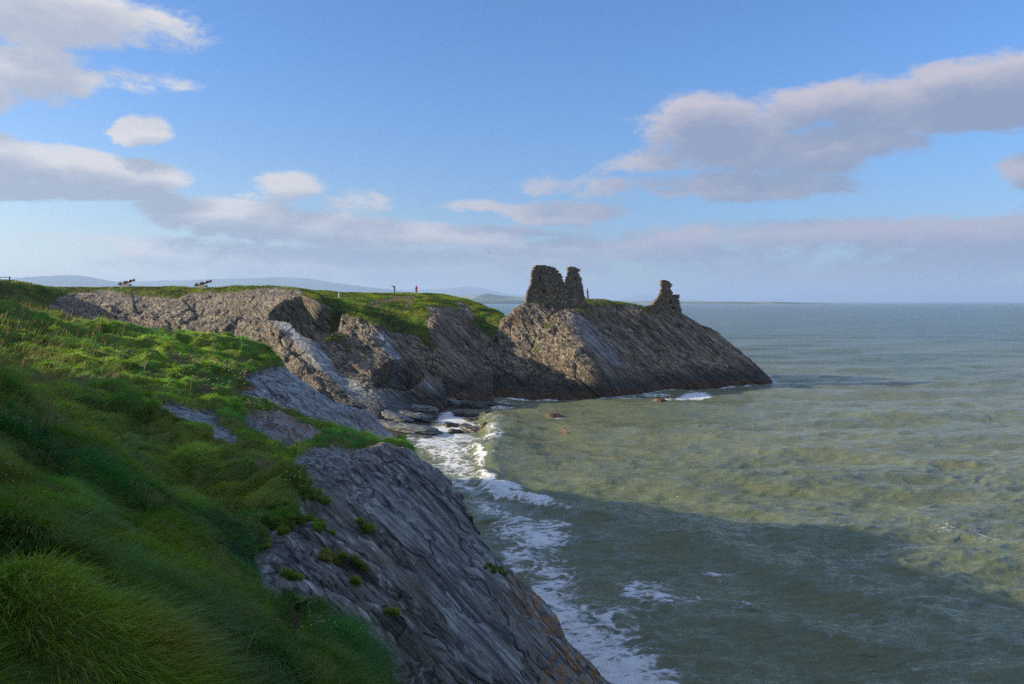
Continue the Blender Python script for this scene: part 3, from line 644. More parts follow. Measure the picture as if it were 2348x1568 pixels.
def far_grass():
    P_, N_, L_, C_ = [], [], [], []
    for G, g, n, hh in ((GB2, grB*(1-.9*soB), 120000, .30), (GA2, grA, 110000, .30), (GH2, grH, 5000, .16)):
        cu = np.gradient(G, axis=1); cv = np.gradient(G, axis=0); area = np.linalg.norm(np.cross(cu, cv), axis=-1)
        u, v = proj(G); w = area*g**2*(u > -120)*(u < 1700)*(v < 980)*(G[..., 1] < 160)
        cl = fbm(G[..., 0]*.8, G[..., 1]*.8, G[..., 2]*.8, 3); w = w*(.3+ss(cl, -.3, .4))
        p, r, c = sample_grid(G, w, n); P_.append(p); N_.append(np.tile([0, 0, 1.], (n, 1)))
        L_.append(hh*rng.uniform(.4, 1.3, n)); cc = turf_color(p, 5.0)*1.0
        pv = ss(fbm(p[:, 0]*.25, p[:, 1]*.25, p[:, 2]*.5+8, 4), -.3, .35)[:, None]; cc = cc*np.array([1.12, .78, .8])*(.45+.85*pv); C_.append(cc)
    p = np.concatenate(P_); n = len(p); L = np.concatenate(L_)
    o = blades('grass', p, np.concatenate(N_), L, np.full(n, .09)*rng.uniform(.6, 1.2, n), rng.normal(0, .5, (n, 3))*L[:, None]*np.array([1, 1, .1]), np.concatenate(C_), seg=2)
    tag(o, 'short green turf on the far clifftop and mound', 'grass', kind='stuff')
far_grass()

# ------------------------------------------------------------------ sand beach
def build_beach():
    xs = np.linspace(-58, 0, 300); ys = np.linspace(56, 108, 260); Y, X = np.meshgrid(ys, xs, indexing='ij')
    sx = np.interp(Y, [56, 70, 74.4, 80, 91, 99, 108], [-14, -11, -10.2, -7.9, -8.0, -4.5, -2])
    z = 0.115*(sx-X); z = np.where(z > 0, z, z*1.6); z = np.minimum(z, 3.0)+.05*fbm(X*.5, Y*.5, X*0, 4)
    m, t, b, out = material('wet_sand'); pos = t.new('ShaderNodeNewGeometry').outputs['Position']
    n = t.noise(pos, 0.8, 6, .6); n2 = t.noise(pos, 25, 3, .6)
    sz = t.new('ShaderNodeSeparateXYZ'); t.set(sz.inputs[0], pos)
    wet = t.smooth(sz.outputs[2], 0.9, 0.1)
    col = t.mix(t.smooth(n, .35, .65), (0.105, 0.070, 0.045, 1), (0.15, 0.105, 0.07, 1)); col = t.mix(wet, col, (0.05, 0.036, 0.026, 1))
    col = t.mix(t.smooth(n2, .62, .7, 0, .6), col, (0.06, 0.06, 0.06, 1))
    t.set(b.inputs['Base Color'], col); t.set(b.inputs['Roughness'], t.mix(wet, (.85,)*3+(1,), (.35,)*3+(1,)))
    tag(mesh_np('beach', np.stack([X, Y, z], -1).reshape(-1, 3), grid_faces(*X.shape), m), kind='structure')
build_beach()

# ------------------------------------------------------------------ sea
def uvline(pts): return [Pz(u, v)[:2] for u, v in pts]
# breaking crests (seaward side first listed downwards), peak height, foam amount
W1 = uvline([(1138, 948), (1130, 965), (1136, 985), (1140, 1010), (1136, 1035), (1140, 1060), (1150, 1085)])
W2 = uvline([(1100, 1085), (1106, 1100), (1122, 1122), (1150, 1140), (1190, 1158), (1235, 1172), (1290, 1188), (1360, 1212)])
W3 = uvline([(1085, 1020), (1098, 1045), (1108, 1068), (1110, 1085)])
W4 = uvline([(1250, 1195), (1330, 1205), (1420, 1215), (1520, 1232), (1600, 1255)])
W5 = uvline([(1400, 1345), (1470, 1372), (1560, 1390), (1680, 1400)])
W6 = uvline([(2080, 1218), (2180, 1232), (2280, 1252), (2420, 1285)])
W7 = uvline([(1850, 948), (1950, 956), (2080, 962), (2280, 968)]); W8 = uvline([(1480, 1240), (1620, 1280), (1800, 1335), (2050, 1405), (2420, 1490)])
W9 = uvline([(1480, 1120), (1700, 1172), (1900, 1228), (2150, 1280)]); W10 = uvline([(1560, 1425), (1850, 1482), (2200, 1540), (2500, 1590)])
W11 = uvline([(1300, 1075), (1500, 1095), (1750, 1120), (2100, 1140)]); W12 = uvline([(1500, 1010), (1800, 1035), (2100, 1060), (2400, 1085)])
WAVES = [(W7, .5, .12, 3.0), (W8, .42, .05, 1.5), (W9, .32, .05, 1.8), (W10, .42, .10, 1.4), (W11, .22, 0, 2.0), (W12, .3, .03, 2.4), (W1, .95, .50, 1.9), (W2, .65, .80, .9), (W3, .25, .7, .7), (W4, .5, .25, 2.2), (W5, .30, .75, 1.6), (W6, .42, .40, 2.0)]
LAND_SHORE = uvline([(1000, 905), (1170, 917)])+[(2, 100)]
def sea_height(X, Y, step):
    def oct_(kx, ky, ph, lam, amp, shx=0.0):
        w = ss(lam/np.maximum(step, 1e-3), 2.2, 5.0); return w*amp
    z = np.zeros(X.shape)
    # swell running in to the cove
    wx = X+6*fbm(X*.01, Y*.01, X*0, 2)*3; wy = Y+6*fbm(X*.012, Y*.012, X*0+9, 2)*3
    def swell(ang, lam, amp, p):
        ph = (wx*math.cos(ang)+wy*math.sin(ang))*2*np.pi/lam
        s = (0.5+0.5*np.sin(ph+p))**1.6
        return ss(lam/step, 2.5, 6)*amp*(s-.4)*(.45+.75*ss(fbm(X*.03+p, Y*.05, X*0+p, 2), -.4, .5))
    z = z+swell(R(100), 13, .42, 0.3)+swell(R(82), 21, .42, 2.0)+swell(R(104), 7.5, .20, 1.0)+swell(R(75), 5.2, .12, 4.0)
    ca, sa = math.cos(R(-14)), math.sin(R(-14)); xr = X*ca-Y*sa*1.0; yr = X*sa*1.0+Y*ca
    wp = .8*fbm(X*.12, Y*.12, X*0+4, 3)
    for lam, amp, st, ph in ((4.2, .20, .34, 0), (2.3, .17, .33, 3), (1.25, .15, .36, 7), (.7, .10, .42, 11), (.36, .045, .5, 17)):
        f = ss(lam/step, 1.6, 3.6)*amp
        n = perlin(xr*st/lam+ph, yr/lam+wp*1.5/lam, X*0+lam+ph); n2 = perlin(xr*st/lam*1.3+ph, (yr+.3*xr)/lam*1.1, X*0-lam)
        z = z+f*(.75*(1-1.9*np.abs(n))+.55*n2)
    return z
def build_sea():
    vs = np.concatenate([[690+1.16], 691+np.geomspace(.72, 6, 40), np.arange(698, 900, 1.0), np.arange(900, 1800, 1.45)])
    ys = 13*F/(vs-HV); ys[0] = 42000; ys = ys[::-1]
    ys = np.concatenate([[-3000, -400, -60, 0, 10, 16], ys[ys > 18]])
    us = np.concatenate([-300-np.geomspace(10, 6000, 40)[::-1], np.arange(-300, 780, 40.0), np.arange(780, 2420, 1.9), 2420+np.geomspace(10, 8000, 50)])
    YY, UU = np.meshgrid(ys, us, indexing='ij')
    X = np.where(YY < 18, (UU-CU)/F*18, (UU-CU)/F*YY); X[:6] = X[:6]*np.array([60, 20, 5, 1, 1, 1.])[:, None]
    step = np.maximum(np.abs(np.gradient(YY, axis=0)), np.abs(np.gradient(X, axis=1))*1.0)
    calm = ss(X, -20, 4)
    z = sea_height(X, YY, step)
    foam = np.zeros(X.shape)
    shx = np.interp(YY, [40, 50, 60, 70, 74.4, 80, 91, 99, 108], [-8, -10, -12, -11, -10.2, -7.9, -8.0, -4.5, 0])
    inner = np.maximum(ss(X-shx, -2, 9), ss(YY, 98, 104)*.6)
    inner = np.where(YY < 50, np.maximum(inner, ss(X, -6, 4)), inner)
    z = z*(.22+.78*inner)
    br = fbm(X*.35, YY*.35, X*0+2, 3)
    for pts, h, fo, wd in WAVES:
        d, par, side = linedist(X+br*.8, YY+br*.8, pts)
        env = np.sin(np.pi*np.clip(par, .04, .96))**.6
        sd_ = d*side     # + = left of travel direction
        prof = np.where(sd_ > 0, np.exp(-(sd_/(wd*1.9))**2), np.exp(-(sd_/(wd*.65))**2))
        end = (par > 0.001) & (par < .999)
        prof = prof*np.where(end, 1, np.exp(-(d/2.0)**2))
        z = z+h*env*prof
        foam = np.maximum(foam, fo*env*np.where(sd_ > 0, np.exp(-(sd_/(wd*.45))**2), np.exp(-(sd_/(wd*1.1))**2))*np.where(end, 1, np.exp(-(d/1.0)**2)))
    # surf zone along the near spur and the cove
    zone = uvline([(905, 1005), (1000, 985), (1090, 975), (1125, 1010), (1100, 1060), (1120, 1100), (1160, 1170), (1230, 1200), (1340, 1250), (1330, 1300), (1350, 1360), (1480, 1420), (1540, 1500), (1700, 1600), (1700, 1800), (1200, 1800), (1300, 1500), (1100, 1230), (960, 1060)])
    dz = polydist(X, YY, zone); foam = np.maximum(foam, ss(dz+1.2*br, -3.0, 3.5)*.62)
    zone2 = uvline([(1300, 1480), (1420, 1470), (1560, 1560), (1600, 1800), (1300, 1800)])
    foam = np.maximum(foam, ss(polydist(X, YY, zone2)+br, -2, 2)*.72)
    zone2b = uvline([(1180, 1340), (1290, 1350), (1420, 1480), (1470, 1568), (1300, 1568)])
    foam = np.maximum(foam, ss(polydist(X, YY, zone2b)+br, -1.5, 1.5)*.66)
    for (u, v, ru, rv, a) in [(925, 1003, 45, 6, .95), (980, 998, 60, 6, .8), (1195, 917, 40, 3.5, 1.0), (1595, 910, 36, 7, 1.25), (1555, 915, 26, 4, .8), (1440, 915, 60, 5, .62), (1500, 908, 60, 4, .60), (1520, 920, 30, 5, .6), (1040, 960, 60, 22, .72), (1015, 985, 60, 10, .8), (1275, 957, 26, 7, .55), (1040, 985, 90, 14, .72), (1150, 930, 45, 14, .55), (1298, 1003, 8, 2, .35),
                            (1700, 1395, 70, 8, .45), (1490, 1360, 80, 22, .66), (1170, 1130, 40, 16, .8), (1270, 1230, 80, 20, .56), (1180, 1300, 60, 40, .66), (1640, 1330, 60, 14, .5), (1980, 1560, 90, 10, .35)]:
        foam = np.maximum(foam, a*np.exp(-(((UU-u)/ru)**2+((HV+F*13/np.maximum(YY, 1)-v)/rv)**2)))
    # thin wash where rock meets water
    for G in (GH2, NG):
        m = np.abs(G[..., 2]) < .35; q = G[m][::7]
        q = q[(q[:, 0] > -14)]
        if len(q):
            sel = (X > -15) & (X < 50) & (YY > 18) & (YY < 135); xs, ysel = X[sel], YY[sel]
            key = {}
            for a, b_ in np.floor(q[:, :2]/.6).astype(int): key[(a, b_)] = 1
            occ = np.zeros((200, 320)); 
            for (a, b_) in key:
                if 0 <= a+40 < 200 and 0 <= b_ < 320: occ[a+40, b_] = 1
            o2 = occ.copy()
            for _ in range(2):
                o2 = np.maximum.reduce([o2, np.roll(o2, 1, 0)*.7, np.roll(o2, -1, 0)*.7, np.roll(o2, 1, 1)*.7, np.roll(o2, -1, 1)*.7])
            ia = np.clip(np.floor(xs/.6).astype(int)+40, 0, 199); ib = np.clip(np.floor(ysel/.6).astype(int), 0, 319)
            f = foam[sel]; foam[sel] = np.maximum(f, o2[ia, ib]*.50)
    z = z+foam**2*.10*np.maximum(fbm(X*3, YY*3, X*0, 3)+.2, 0)*ss(300-YY, 0, 100)
    m, t, b, out = material('sea_water'); pos = t.new('ShaderNodeNewGeometry').outputs['Position']
    fo = t.new('ShaderNodeAttribute', attribute_name='foam').outputs['Fac']
    wob = t.new('ShaderNodeTexNoise'); t.set(wob.inputs['Vector'], pos); wob.inputs['Scale'].default_value = .55; wob.inputs['Detail'].default_value = 5
    wp = t.vmath('ADD', t.vmath('MULTIPLY', pos, (.62, 1.25, 1)), t.vmath('MULTIPLY', wob.outputs['Color'], (2.6, 2.6, 0)))
    vo = t.new('ShaderNodeTexVoronoi', feature='DISTANCE_TO_EDGE'); vo.inputs['Scale'].default_value = 1.05; t.set(vo.inputs['Vector'], wp)
    vo2 = t.new('ShaderNodeTexVoronoi', feature='DISTANCE_TO_EDGE'); vo2.inputs['Scale'].default_value = 3.1; t.set(vo2.inputs['Vector'], wp)
    lace = t.math('ADD', t.smooth(vo.outputs[0], .20, .0), t.math('MULTIPLY', t.smooth(vo2.outputs[0], .28, 0.0), .65))
    fn = t.noise(t.vmath('MULTIPLY', pos, (.8, 1.6, 1)), 2.4, 7, .68); fl = t.noise(pos, .22, 3, .5)
    s = t.math('ADD', t.math('MULTIPLY', fo, 1.75), t.math('MULTIPLY', lace, .30)); s = t.math('ADD', s, t.math('MULTIPLY_ADD', fn, 1.5, -.75)); s = t.math('ADD', s, t.math('MULTIPLY_ADD', fl, 1.0, -.5))
    fm = t.math('MULTIPLY', t.smooth(s, .92, 1.32), t.smooth(fo, .06, .25))
    # sparse whitecap flecks offshore
    deep = t.new('ShaderNodeAttribute', attribute_name='deep').outputs['Fac']
    turb = t.noise(t.vmath('MULTIPLY', pos, (.012, .03, 1)), 1.0, 4, .6)
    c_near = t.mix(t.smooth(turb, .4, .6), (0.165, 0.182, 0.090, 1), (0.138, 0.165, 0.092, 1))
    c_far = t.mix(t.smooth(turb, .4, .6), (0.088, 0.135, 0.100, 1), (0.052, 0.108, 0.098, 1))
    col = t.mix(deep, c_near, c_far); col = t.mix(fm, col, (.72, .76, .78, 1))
    t.set(b.inputs['Base Color'], col)
    t.set(b.inputs['Roughness'], t.mix(fm, t.mix(deep, (.05,)*3+(1,), (.22,)*3+(1,)), (.8,)*3+(1,)))
    b.inputs['IOR'].default_value = 1.33
    w1 = t.noise(t.vmath('MULTIPLY', pos, (.30, 1.3, 1)), 2.2, 5, .62, .4); w2 = t.noise(t.vmath('MULTIPLY', pos, (.30, .85, 1)), .55, 5, .6, .3); w3 = t.noise(t.vmath('MULTIPLY', pos, (.25, 1, 1)), .10, 4, .6)
    h = t.math('ADD', t.math('MULTIPLY', w1, .34), t.math('MULTIPLY', w2, t.math('MULTIPLY_ADD', deep, .72, .32))); h = t.math('ADD', h, t.math('MULTIPLY', w3, t.math('MULTIPLY', deep, 3.2)))
    h = t.math('ADD', h, t.math('MULTIPLY', fm, t.math('MULTIPLY', fn, .12)))
    bp = t.new('ShaderNodeBump'); bp.inputs['Strength'].default_value = .9; bp.inputs['Distance'].default_value = 1.0
    t.set(bp.inputs['Height'], h); t.l.new(bp.outputs[0], b.inputs['Normal'])
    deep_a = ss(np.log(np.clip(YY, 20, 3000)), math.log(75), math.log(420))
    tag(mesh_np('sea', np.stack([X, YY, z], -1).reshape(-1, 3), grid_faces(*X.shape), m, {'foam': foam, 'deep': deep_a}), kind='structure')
build_sea()

# ------------------------------------------------------------------ far hills and the far shore
def hill(name, ridge, Y0, depth, col, base=None, seed=0.0, rough=18.0, far_z=0):
    m, t, b, out = material(name+'_ground'); pos = t.new('ShaderNodeNewGeometry').outputs['Position']
    n = t.noise(t.vmath('MULTIPLY', pos, (.0016, .0008, .004)), 1.0, 5, .6)
    vo = t.new('ShaderNodeTexVoronoi'); vo.inputs['Scale'].default_value = 1.0; t.set(vo.inputs['Vector'], t.vmath('MULTIPLY', pos, (.0045, .0022, .002)))
    sp = t.new('ShaderNodeSeparateXYZ'); t.set(sp.inputs[0], vo.outputs['Color'])
    c = t.mix(t.smooth(n, .4, .6), (*col[0], 1), (*col[1], 1)); c = t.mix(t.smooth(sp.outputs[0], .62, .7, 0, .8), c, (*col[2], 1))
    t.set(b.inputs['Base Color'], c); b.inputs['Roughness'].default_value = 1.0; b.inputs['Specular IOR Level'].default_value = 0
    us = np.arange(ridge[0][0], ridge[-1][0]+.1, 1.2); vv = np.interp(us, [r[0] for r in ridge], [r[1] for r in ridge])
    k = np.linspace(-1, 1, 41); U, K = np.meshgrid(us, k); V = np.broadcast_to(vv, U.shape)
    Y = Y0+K*depth; top = EYE+(HV-V)*Y0/F; X = (U-CU)*Y0/F
    sh = np.where(K < 0, 1-np.abs(K)**1.5, 1-np.abs(K)**1.3)
    nz = fbm(X*.0011+seed, Y*.0011, X*0, 5); nt = fbm(X*.02, Y*.02, X*0+seed, 3)
    z = (top*sh)*(1+.35*nz*(1-sh)*np.clip(1-np.abs(sh-.5)*2, 0, 1))+nt*rough*.18*sh-2
    z = z+rough*.25*nz*sh
    tag(mesh_np(name, np.stack([X, Y, z], -1).reshape(-1, 3), grid_faces(*X.shape), m), kind='structure')
woods = ((0.035, 0.06, 0.03), (0.06, 0.09, 0.04), (0.10, 0.14, 0.05))
hill('hills', [(-700, 640), (-400, 650), (-150, 660), (0, 648), (22, 639.5), (60, 636), (100, 633), (160, 630), (195, 632.5), (237, 641), (274, 648), (320, 658), (380, 672), (440, 690)], 8200, 1500, woods, seed=1)
hill('hills', [(200, 690), (240, 650), (274, 644.5), (332, 646), (374, 644), (399, 645.7), (474, 639.5), (560, 638), (644, 635), (704, 637.5), (769, 648), (844, 658), (906, 664), (960, 676), (1010, 690)], 10500, 1800, woods, seed=4)
hill('hills', [(250, 655), (300, 646), (390, 641), (470, 642), (560, 650), (760, 668), (860, 670), (907, 665), (1007, 662), (1050, 658), (1064, 655.5), (1075, 657), (1107, 660), (1152, 672), (1204, 678), (1280, 689), (1300, 693)], 15500, 2400, woods, seed=7)
hill('hills', [(1370, 692), (1404, 688.5), (1443, 680), (1474, 676), (1530, 680), (1600, 688), (1640, 692)], 21000, 2000, woods, seed=9)
fields = ((0.045, 0.075, 0.03), (0.11, 0.17, 0.06), (0.30, 0.32, 0.18))
hill('far_shore', [(900, 690), (960, 683), (1014, 677), (1050, 678), (1082, 676.5), (1119, 673), (1160, 678), (1204, 681), (1300, 687), (1400, 690.2), (1500, 690.0), (1640, 690.2), (1760, 691.2)], 5600, 1300, fields, seed=12, rough=14)

# woods along the far shore: one strip of many small crowns
def shore_wood():
    n = 1500; us = rng.uniform(905, 1330, n); Y = 4350+rng.normal(0, 40, n)+np.abs(rng.normal(0, 1, n))*120
    X = (us-CU)*Y/F; s = rng.uniform(5, 11, n)*np.interp(us, [905, 1230, 1330], [1, 1, .4])
    base = np.array([(math.cos(a)*r, math.sin(a)*r, z) for z, r in ((0, .6), (.5, 1), (.9, .7)) for a in np.linspace(0, 2*math.pi, 6)[:-1]]+[(0, 0, 1.2)])
    V = np.stack([X, Y, np.full(n, 2.0)], 1)[:, None]+base[None]*s[:, None, None]*rng.uniform(.7, 1.3, (n, 16, 1))
    f = []
    for r in range(2):
        for k in range(5): a = r*5+k; b_ = r*5+(k+1) % 5; f += [(a, b_, b_+5), (a, b_+5, a+5)]
    for k in range(5): f.append((10+k, 10+(k+1) % 5, 15))
    Fc = (np.arange(n)*16)[:, None, None]+np.array(f)[None]
    m = simple('far_wood', (0.03, 0.05, 0.03), 1.0, scale=.02)
    tag(mesh_np('wood', V.reshape(-1, 3), Fc.reshape(-1, 3), m, smooth=False), 'dark belt of woodland along the far side of the bay', 'woodland', kind='stuff')
shore_wood()

# ------------------------------------------------------------------ masonry ruins
def masonry_mat():
    m, t, b, out = material('rubble_masonry'); co = t.new('ShaderNodeTexCoord').outputs['Object']
    a = t.new('ShaderNodeAttribute', attribute_name='tint').outputs['Color']
    n = t.noise(co, 2.2, 6, .65); n2 = t.noise(co, .55, 4, .6)
    c = t.mix(t.smooth(n, .35, .68), t.mix(1.0, a, (.45, .45, .45, 1), 'MULTIPLY'), a); c = t.mix(t.smooth(n2, .52, .68, 0, .55), c, (0.10, 0.085, 0.04, 1))
    t.set(b.inputs['Base Color'], c); b.inputs['Roughness'].default_value = .9
    bp = t.new('ShaderNodeBump'); bp.inputs['Distance'].default_value = .08; t.set(bp.inputs['Height'], t.noise(co, 9, 5, .7)); t.l.new(bp.outputs[0], b.inputs['Normal'])
    return m
M['masonry'] = masonry_mat()
def ruin(name, outline, c_u, Y0, yaw, thick, holes, label, taper=0.0):
    x0 = (c_u-CU)*Y0/F; cy, sy = math.cos(yaw), math.sin(yaw)
    def to_local(u, v):
        k = (u-CU)/F; s = (k*Y0-x0)/(cy-k*sy); Y = Y0+s*sy; return s, EYE-(v-HV)*Y/F
    poly = [to_local(*q) for q in outline]; hol = [[to_local(*q) for q in h] for h in holes]
    xs = [p[0] for p in poly]; zs = [p[1] for p in poly]; zmin = min(zs)
    V = []; Fc = []; T = []; z = zmin
    while z < max(zs)+.1:
        h = rng.uniform(.10, .16); x = min(xs)-.3-rng.random()*.3
        while x < max(xs)+.3:
            w = rng.uniform(.14, .36); cx, cz = x+w/2, z+h/2
            d = polydist(np.array([cx]), np.array([cz]), poly)[0]
            if d > .06:
                inhole = any(polydist(np.array([cx]), np.array([cz]), q)[0] > 0 for q in hol)
                depths = [(-thick/2, -thick/6), (-thick/6, thick/6), (thick/6, thick/2)]
                tt = 1-taper*(cz-zmin)/(max(zs)-zmin)
                for (a, b_) in (depths[2:] if inhole else depths):
                    j = rng.normal(0, .022, 2); a2 = a*tt+(j[0] if a < -.3*thick else -.01); b2 = b_*tt+(j[1] if b_ > .3*thick else .01)
                    base = len(V); e = rng.normal(0, .012, (8, 3))
                    for k, (px, py, pz) in enumerate([(x, a2, z), (x+w, a2, z), (x+w, b2, z), (x, b2, z), (x, a2, z+h), (x+w, a2, z+h), (x+w, b2, z+h), (x, b2, z+h)]):
                        V.append((px+e[k, 0], py+e[k, 1], pz-zmin+e[k, 2]))
                    Fc += [[base+q for q in f] for f in ((0, 1, 5, 4), (1, 2, 6, 5), (2, 3, 7, 6), (3, 0, 4, 7), (4, 5, 6, 7), (3, 2, 1, 0))]
                    br = rng.uniform(.55, 1.25); c = np.array([.20, .155, .105])*br if rng.random() > .12 else np.array([.38, .33, .25])*br
                    T += [c]*8
            x += w
        z += h
    o = mesh_np(name, np.array(V), np.array(Fc), M['masonry'], smooth=False, colors=np.array(T))
    o.location = (x0, Y0, zmin); o.rotation_euler = (0, 0, yaw); return tag(o, label, 'ruin')
ruin('castle_ruin', [(1203,712),(1204,690),(1206.5,669),(1215,652),(1218.6,617),(1225.6,607.6),(1232.5,606.7),(1250,608),(1267,611),(1277.6,620.6),(1288,633.6),(1288.8,641.4),(1294,651.8),(1296.6,639.7),(1301.8,625.8),(1301,613.7),(1306,609.3),(1318,613),(1329.6,617),(1329.6,621.5),(1324,624),(1330.4,634.5),(1336.5,660.5),(1339,681),(1342,712),(1300,726),(1250,730),(1205,726)],
     1262, 121.0, R(9), 1.5, [[(1232,634),(1238,634),(1238,646),(1232,646)],[(1242,665),(1248,665),(1248,672),(1242,672)],[(1315,635),(1320,635),(1320,641),(1315,641)]],
     'large ruined stone castle wall with a V shaped gap, highest on the headland', .3)
ruin('castle_ruin', [(1470,712),(1477,701),(1494,698),(1500,688),(1504,682),(1511.5,672.6),(1514,660),(1512.4,644.9),(1518.5,639.7),(1529,643),(1540,651.8),(1535.8,660.5),(1540,669),(1542.8,683),(1544.5,675),(1556.6,675),(1556,691.6),(1561,712),(1566,730),(1550,738),(1500,726)],
     1522, 127.0, R(8), 1.1, [[(1532,689),(1537.5,689),(1537.5,698),(1532,698)],[(1539,703),(1544,703),(1544,709),(1539,709)]],
     'slender broken stone tower stump near the seaward end of the headland', .3)

# ------------------------------------------------------------------ surface pick for the far meshes
def at_far(G, u, v, tol=4):
    uu, vv = proj(G); d = np.abs(uu-u)+np.abs(vv-v)*1.0+0.02*G[..., 1]
    return Vector(G.reshape(-1, 3)[np.argmin(d)])
def ground_top(G, X, Y):
    d = (G[..., 0]-X)**2+(G[..., 1]-Y)**2; m = d < 1.2
    if not m.any(): return float(G.reshape(-1, 3)[np.argmin(d)][2])
    return float(np.median(G[..., 2][m]))

# ------------------------------------------------------------------ cannons
M['iron'] = simple('cannon_iron', (0.085, 0.07, 0.065), .42, .6, .4, 5, .01)
M['concrete'] = simple('weathered_stone', (0.36, 0.33, 0.28), .9, 0, .25, 3, .03)
def cannon(u, v, Y, label):
    X = (u-CU)*Y/F; z = ground_top(GA2, X, Y); z = min(max(z, EYE+(HV-v)*Y/F-0.15), EYE+(HV-v)*Y/F+.05)
    e = empty('cannon', (X, Y, z), label, 'cannon', 'cannons on the far clifftop', R(-4)); e.scale = (.92,)*3
    bm = bmesh.new()
    for (cx, w, dz, z0, h) in ((0, 1.75, 1.0, -.6, .85), (-.05, 1.35, .8, .25, .38)):
        r = bmesh.ops.create_cube(bm, size=1); bmesh.ops.scale(bm, vec=(w, dz, h), verts=r['verts']); bmesh.ops.translate(bm, vec=(cx, 0, z0+h/2), verts=r['verts'])
    bmesh.ops.bevel(bm, geom=bm.edges[:], offset=.04, segments=1)
    bm_obj('plinth', bm, M['concrete'], e)
    prof = [(.02, -1.62), (.09, -1.58), (.11, -1.50), (.05, -1.44), (.07, -1.38), (.24, -1.32), (.29, -1.26), (.29, -1.16), (.26, -1.14), (.255, -.5), (.28, -.48), (.28, -.40), (.245, -.38), (.215, .5), (.235, .52), (.235, .58), (.205, .60), (.185, 1.1), (.215, 1.2), (.245, 1.3), (.245, 1.36), (.13, 1.36), (.11, 1.0)]
    b = bm_obj('barrel', lathe(prof, 24, 'X'), M['iron'], e, True); b.location = (0.05, 0, .93); b.rotation_euler = (0, R(-15), 0)
    for s in (-1, 1):
        tr = bm_obj('trunnion', lathe([(.075, 0), (.075, .2)], 14), M['iron'], b, True); tr.location = (-.05, s*.2, -.02); tr.rotation_euler = (R(-90*s), 0, 0)
cannon(290, 657, 123, 'black iron cannon on a stone plinth, left of the two clifftop cannons')
cannon(465, 661, 119, 'black iron cannon on a stone plinth, right of the two clifftop cannons')

# stone post
X, Y = (778.5-CU)*128/F, 128; bm = lathe([(.26, -.4), (.26, .02), (.235, .04), (.225, .9), (.24, .92), (.24, 1.0), (.16, 1.03)], 20)
z = ground_top(GB2, X, Y); o = bm_obj('stone_post', bm, M['concrete'], None, True); o.location = (X, Y, z+0.02); tag(o, 'short pale round stone post standing in the grass of the far clifftop', 'post')

# fence at far left
def fence():
    Y = 104; m = simple('fence_timber', (0.09, 0.07, 0.06), .9, 0, .3, 6)
    x1 = (22-CU)*Y/F; z0 = ground_top(GA2, x1, Y)
    zt = EYE+(HV-634.5)*Y/F
    e = empty('rail_fence', (x1, Y, max(min(z0, zt-.7), zt-1.1)), 'dark post and rail fence at the far left edge of the clifftop', 'fence')
    zb = e.location.z; H = zt-zb
    for k in range(5):
        bm = bmesh.new(); r = bmesh.ops.create_cube(bm, size=1); bmesh.ops.scale(bm, vec=(.10, .10, H+.5), verts=r['verts']); bmesh.ops.translate(bm, vec=(-2.1*k, 0, H/2-.25), verts=r['verts']); bmesh.ops.bevel(bm, geom=bm.edges[:], offset=.012, segments=1)
        bm_obj('fence_post', bm, m, e)
    for h in (H-.07, H-.62):
        bm = bmesh.new(); r = bmesh.ops.create_cube(bm, size=1); bmesh.ops.scale(bm, vec=(8.9, .04, .09), verts=r['verts']); bmesh.ops.translate(bm, vec=(-4.2, -.075, h), verts=r['verts']); bmesh.ops.bevel(bm, geom=bm.edges[:], offset=.01, segments=1)
        bm_obj('fence_rail', bm, m, e)
fence()

# ------------------------------------------------------------------ people
def skin_mesh(name, chains, mat, parent=None, sub=1):
    """chains: list of lists of (x,y,z,r); chain starting with an int index joins an existing vertex"""
    vs, es, rs = [], [], []; names = {}
    for ch in chains:
        prev = None
        for q in ch:
            if isinstance(q, str): prev = names[q]; continue
            (x, y, z, r) = q[:4]; vs.append((x, y, z)); rs.append(r); i = len(vs)-1
            if len(q) > 4: names[q[4]] = i
            if prev is not None: es.append((prev, i))
            prev = i
    me = bpy.data.meshes.new(name); me.from_pydata(vs, es, []); o = bpy.data.objects.new(name, me); C.objects.link(o)
    md = o.modifiers.new('skin', 'SKIN'); md.use_smooth_shade = True
    if not me.skin_vertices: 
        bpy.context.view_layer.objects.active = o
        me.attributes  # skin layer is made with the modifier
    for i, sv in enumerate(me.skin_vertices[0].data): sv.radius = (rs[i], rs[i]); sv.use_root = (i == 0)
    s = o.modifiers.new('sub', 'SUBSURF'); s.levels = sub; s.render_levels = sub
    dg = bpy.context.evaluated_depsgraph_get(); dg.update(); ev = o.evaluated_get(dg); nm = bpy.data.meshes.new_from_object(ev)
    bpy.data.objects.remove(o); nm.name = name; nm.materials.clear(); nm.materials.append(mat)
    for p in nm.polygons: p.use_smooth = True
    return link(bpy.data.objects.new(name, nm), parent)
M['skin'] = simple('skin', (0.50, 0.30, 0.22), .55, 0, .08)
def cloth(name, c, r=.85): return simple(name, c, r, 0, .18, 14)
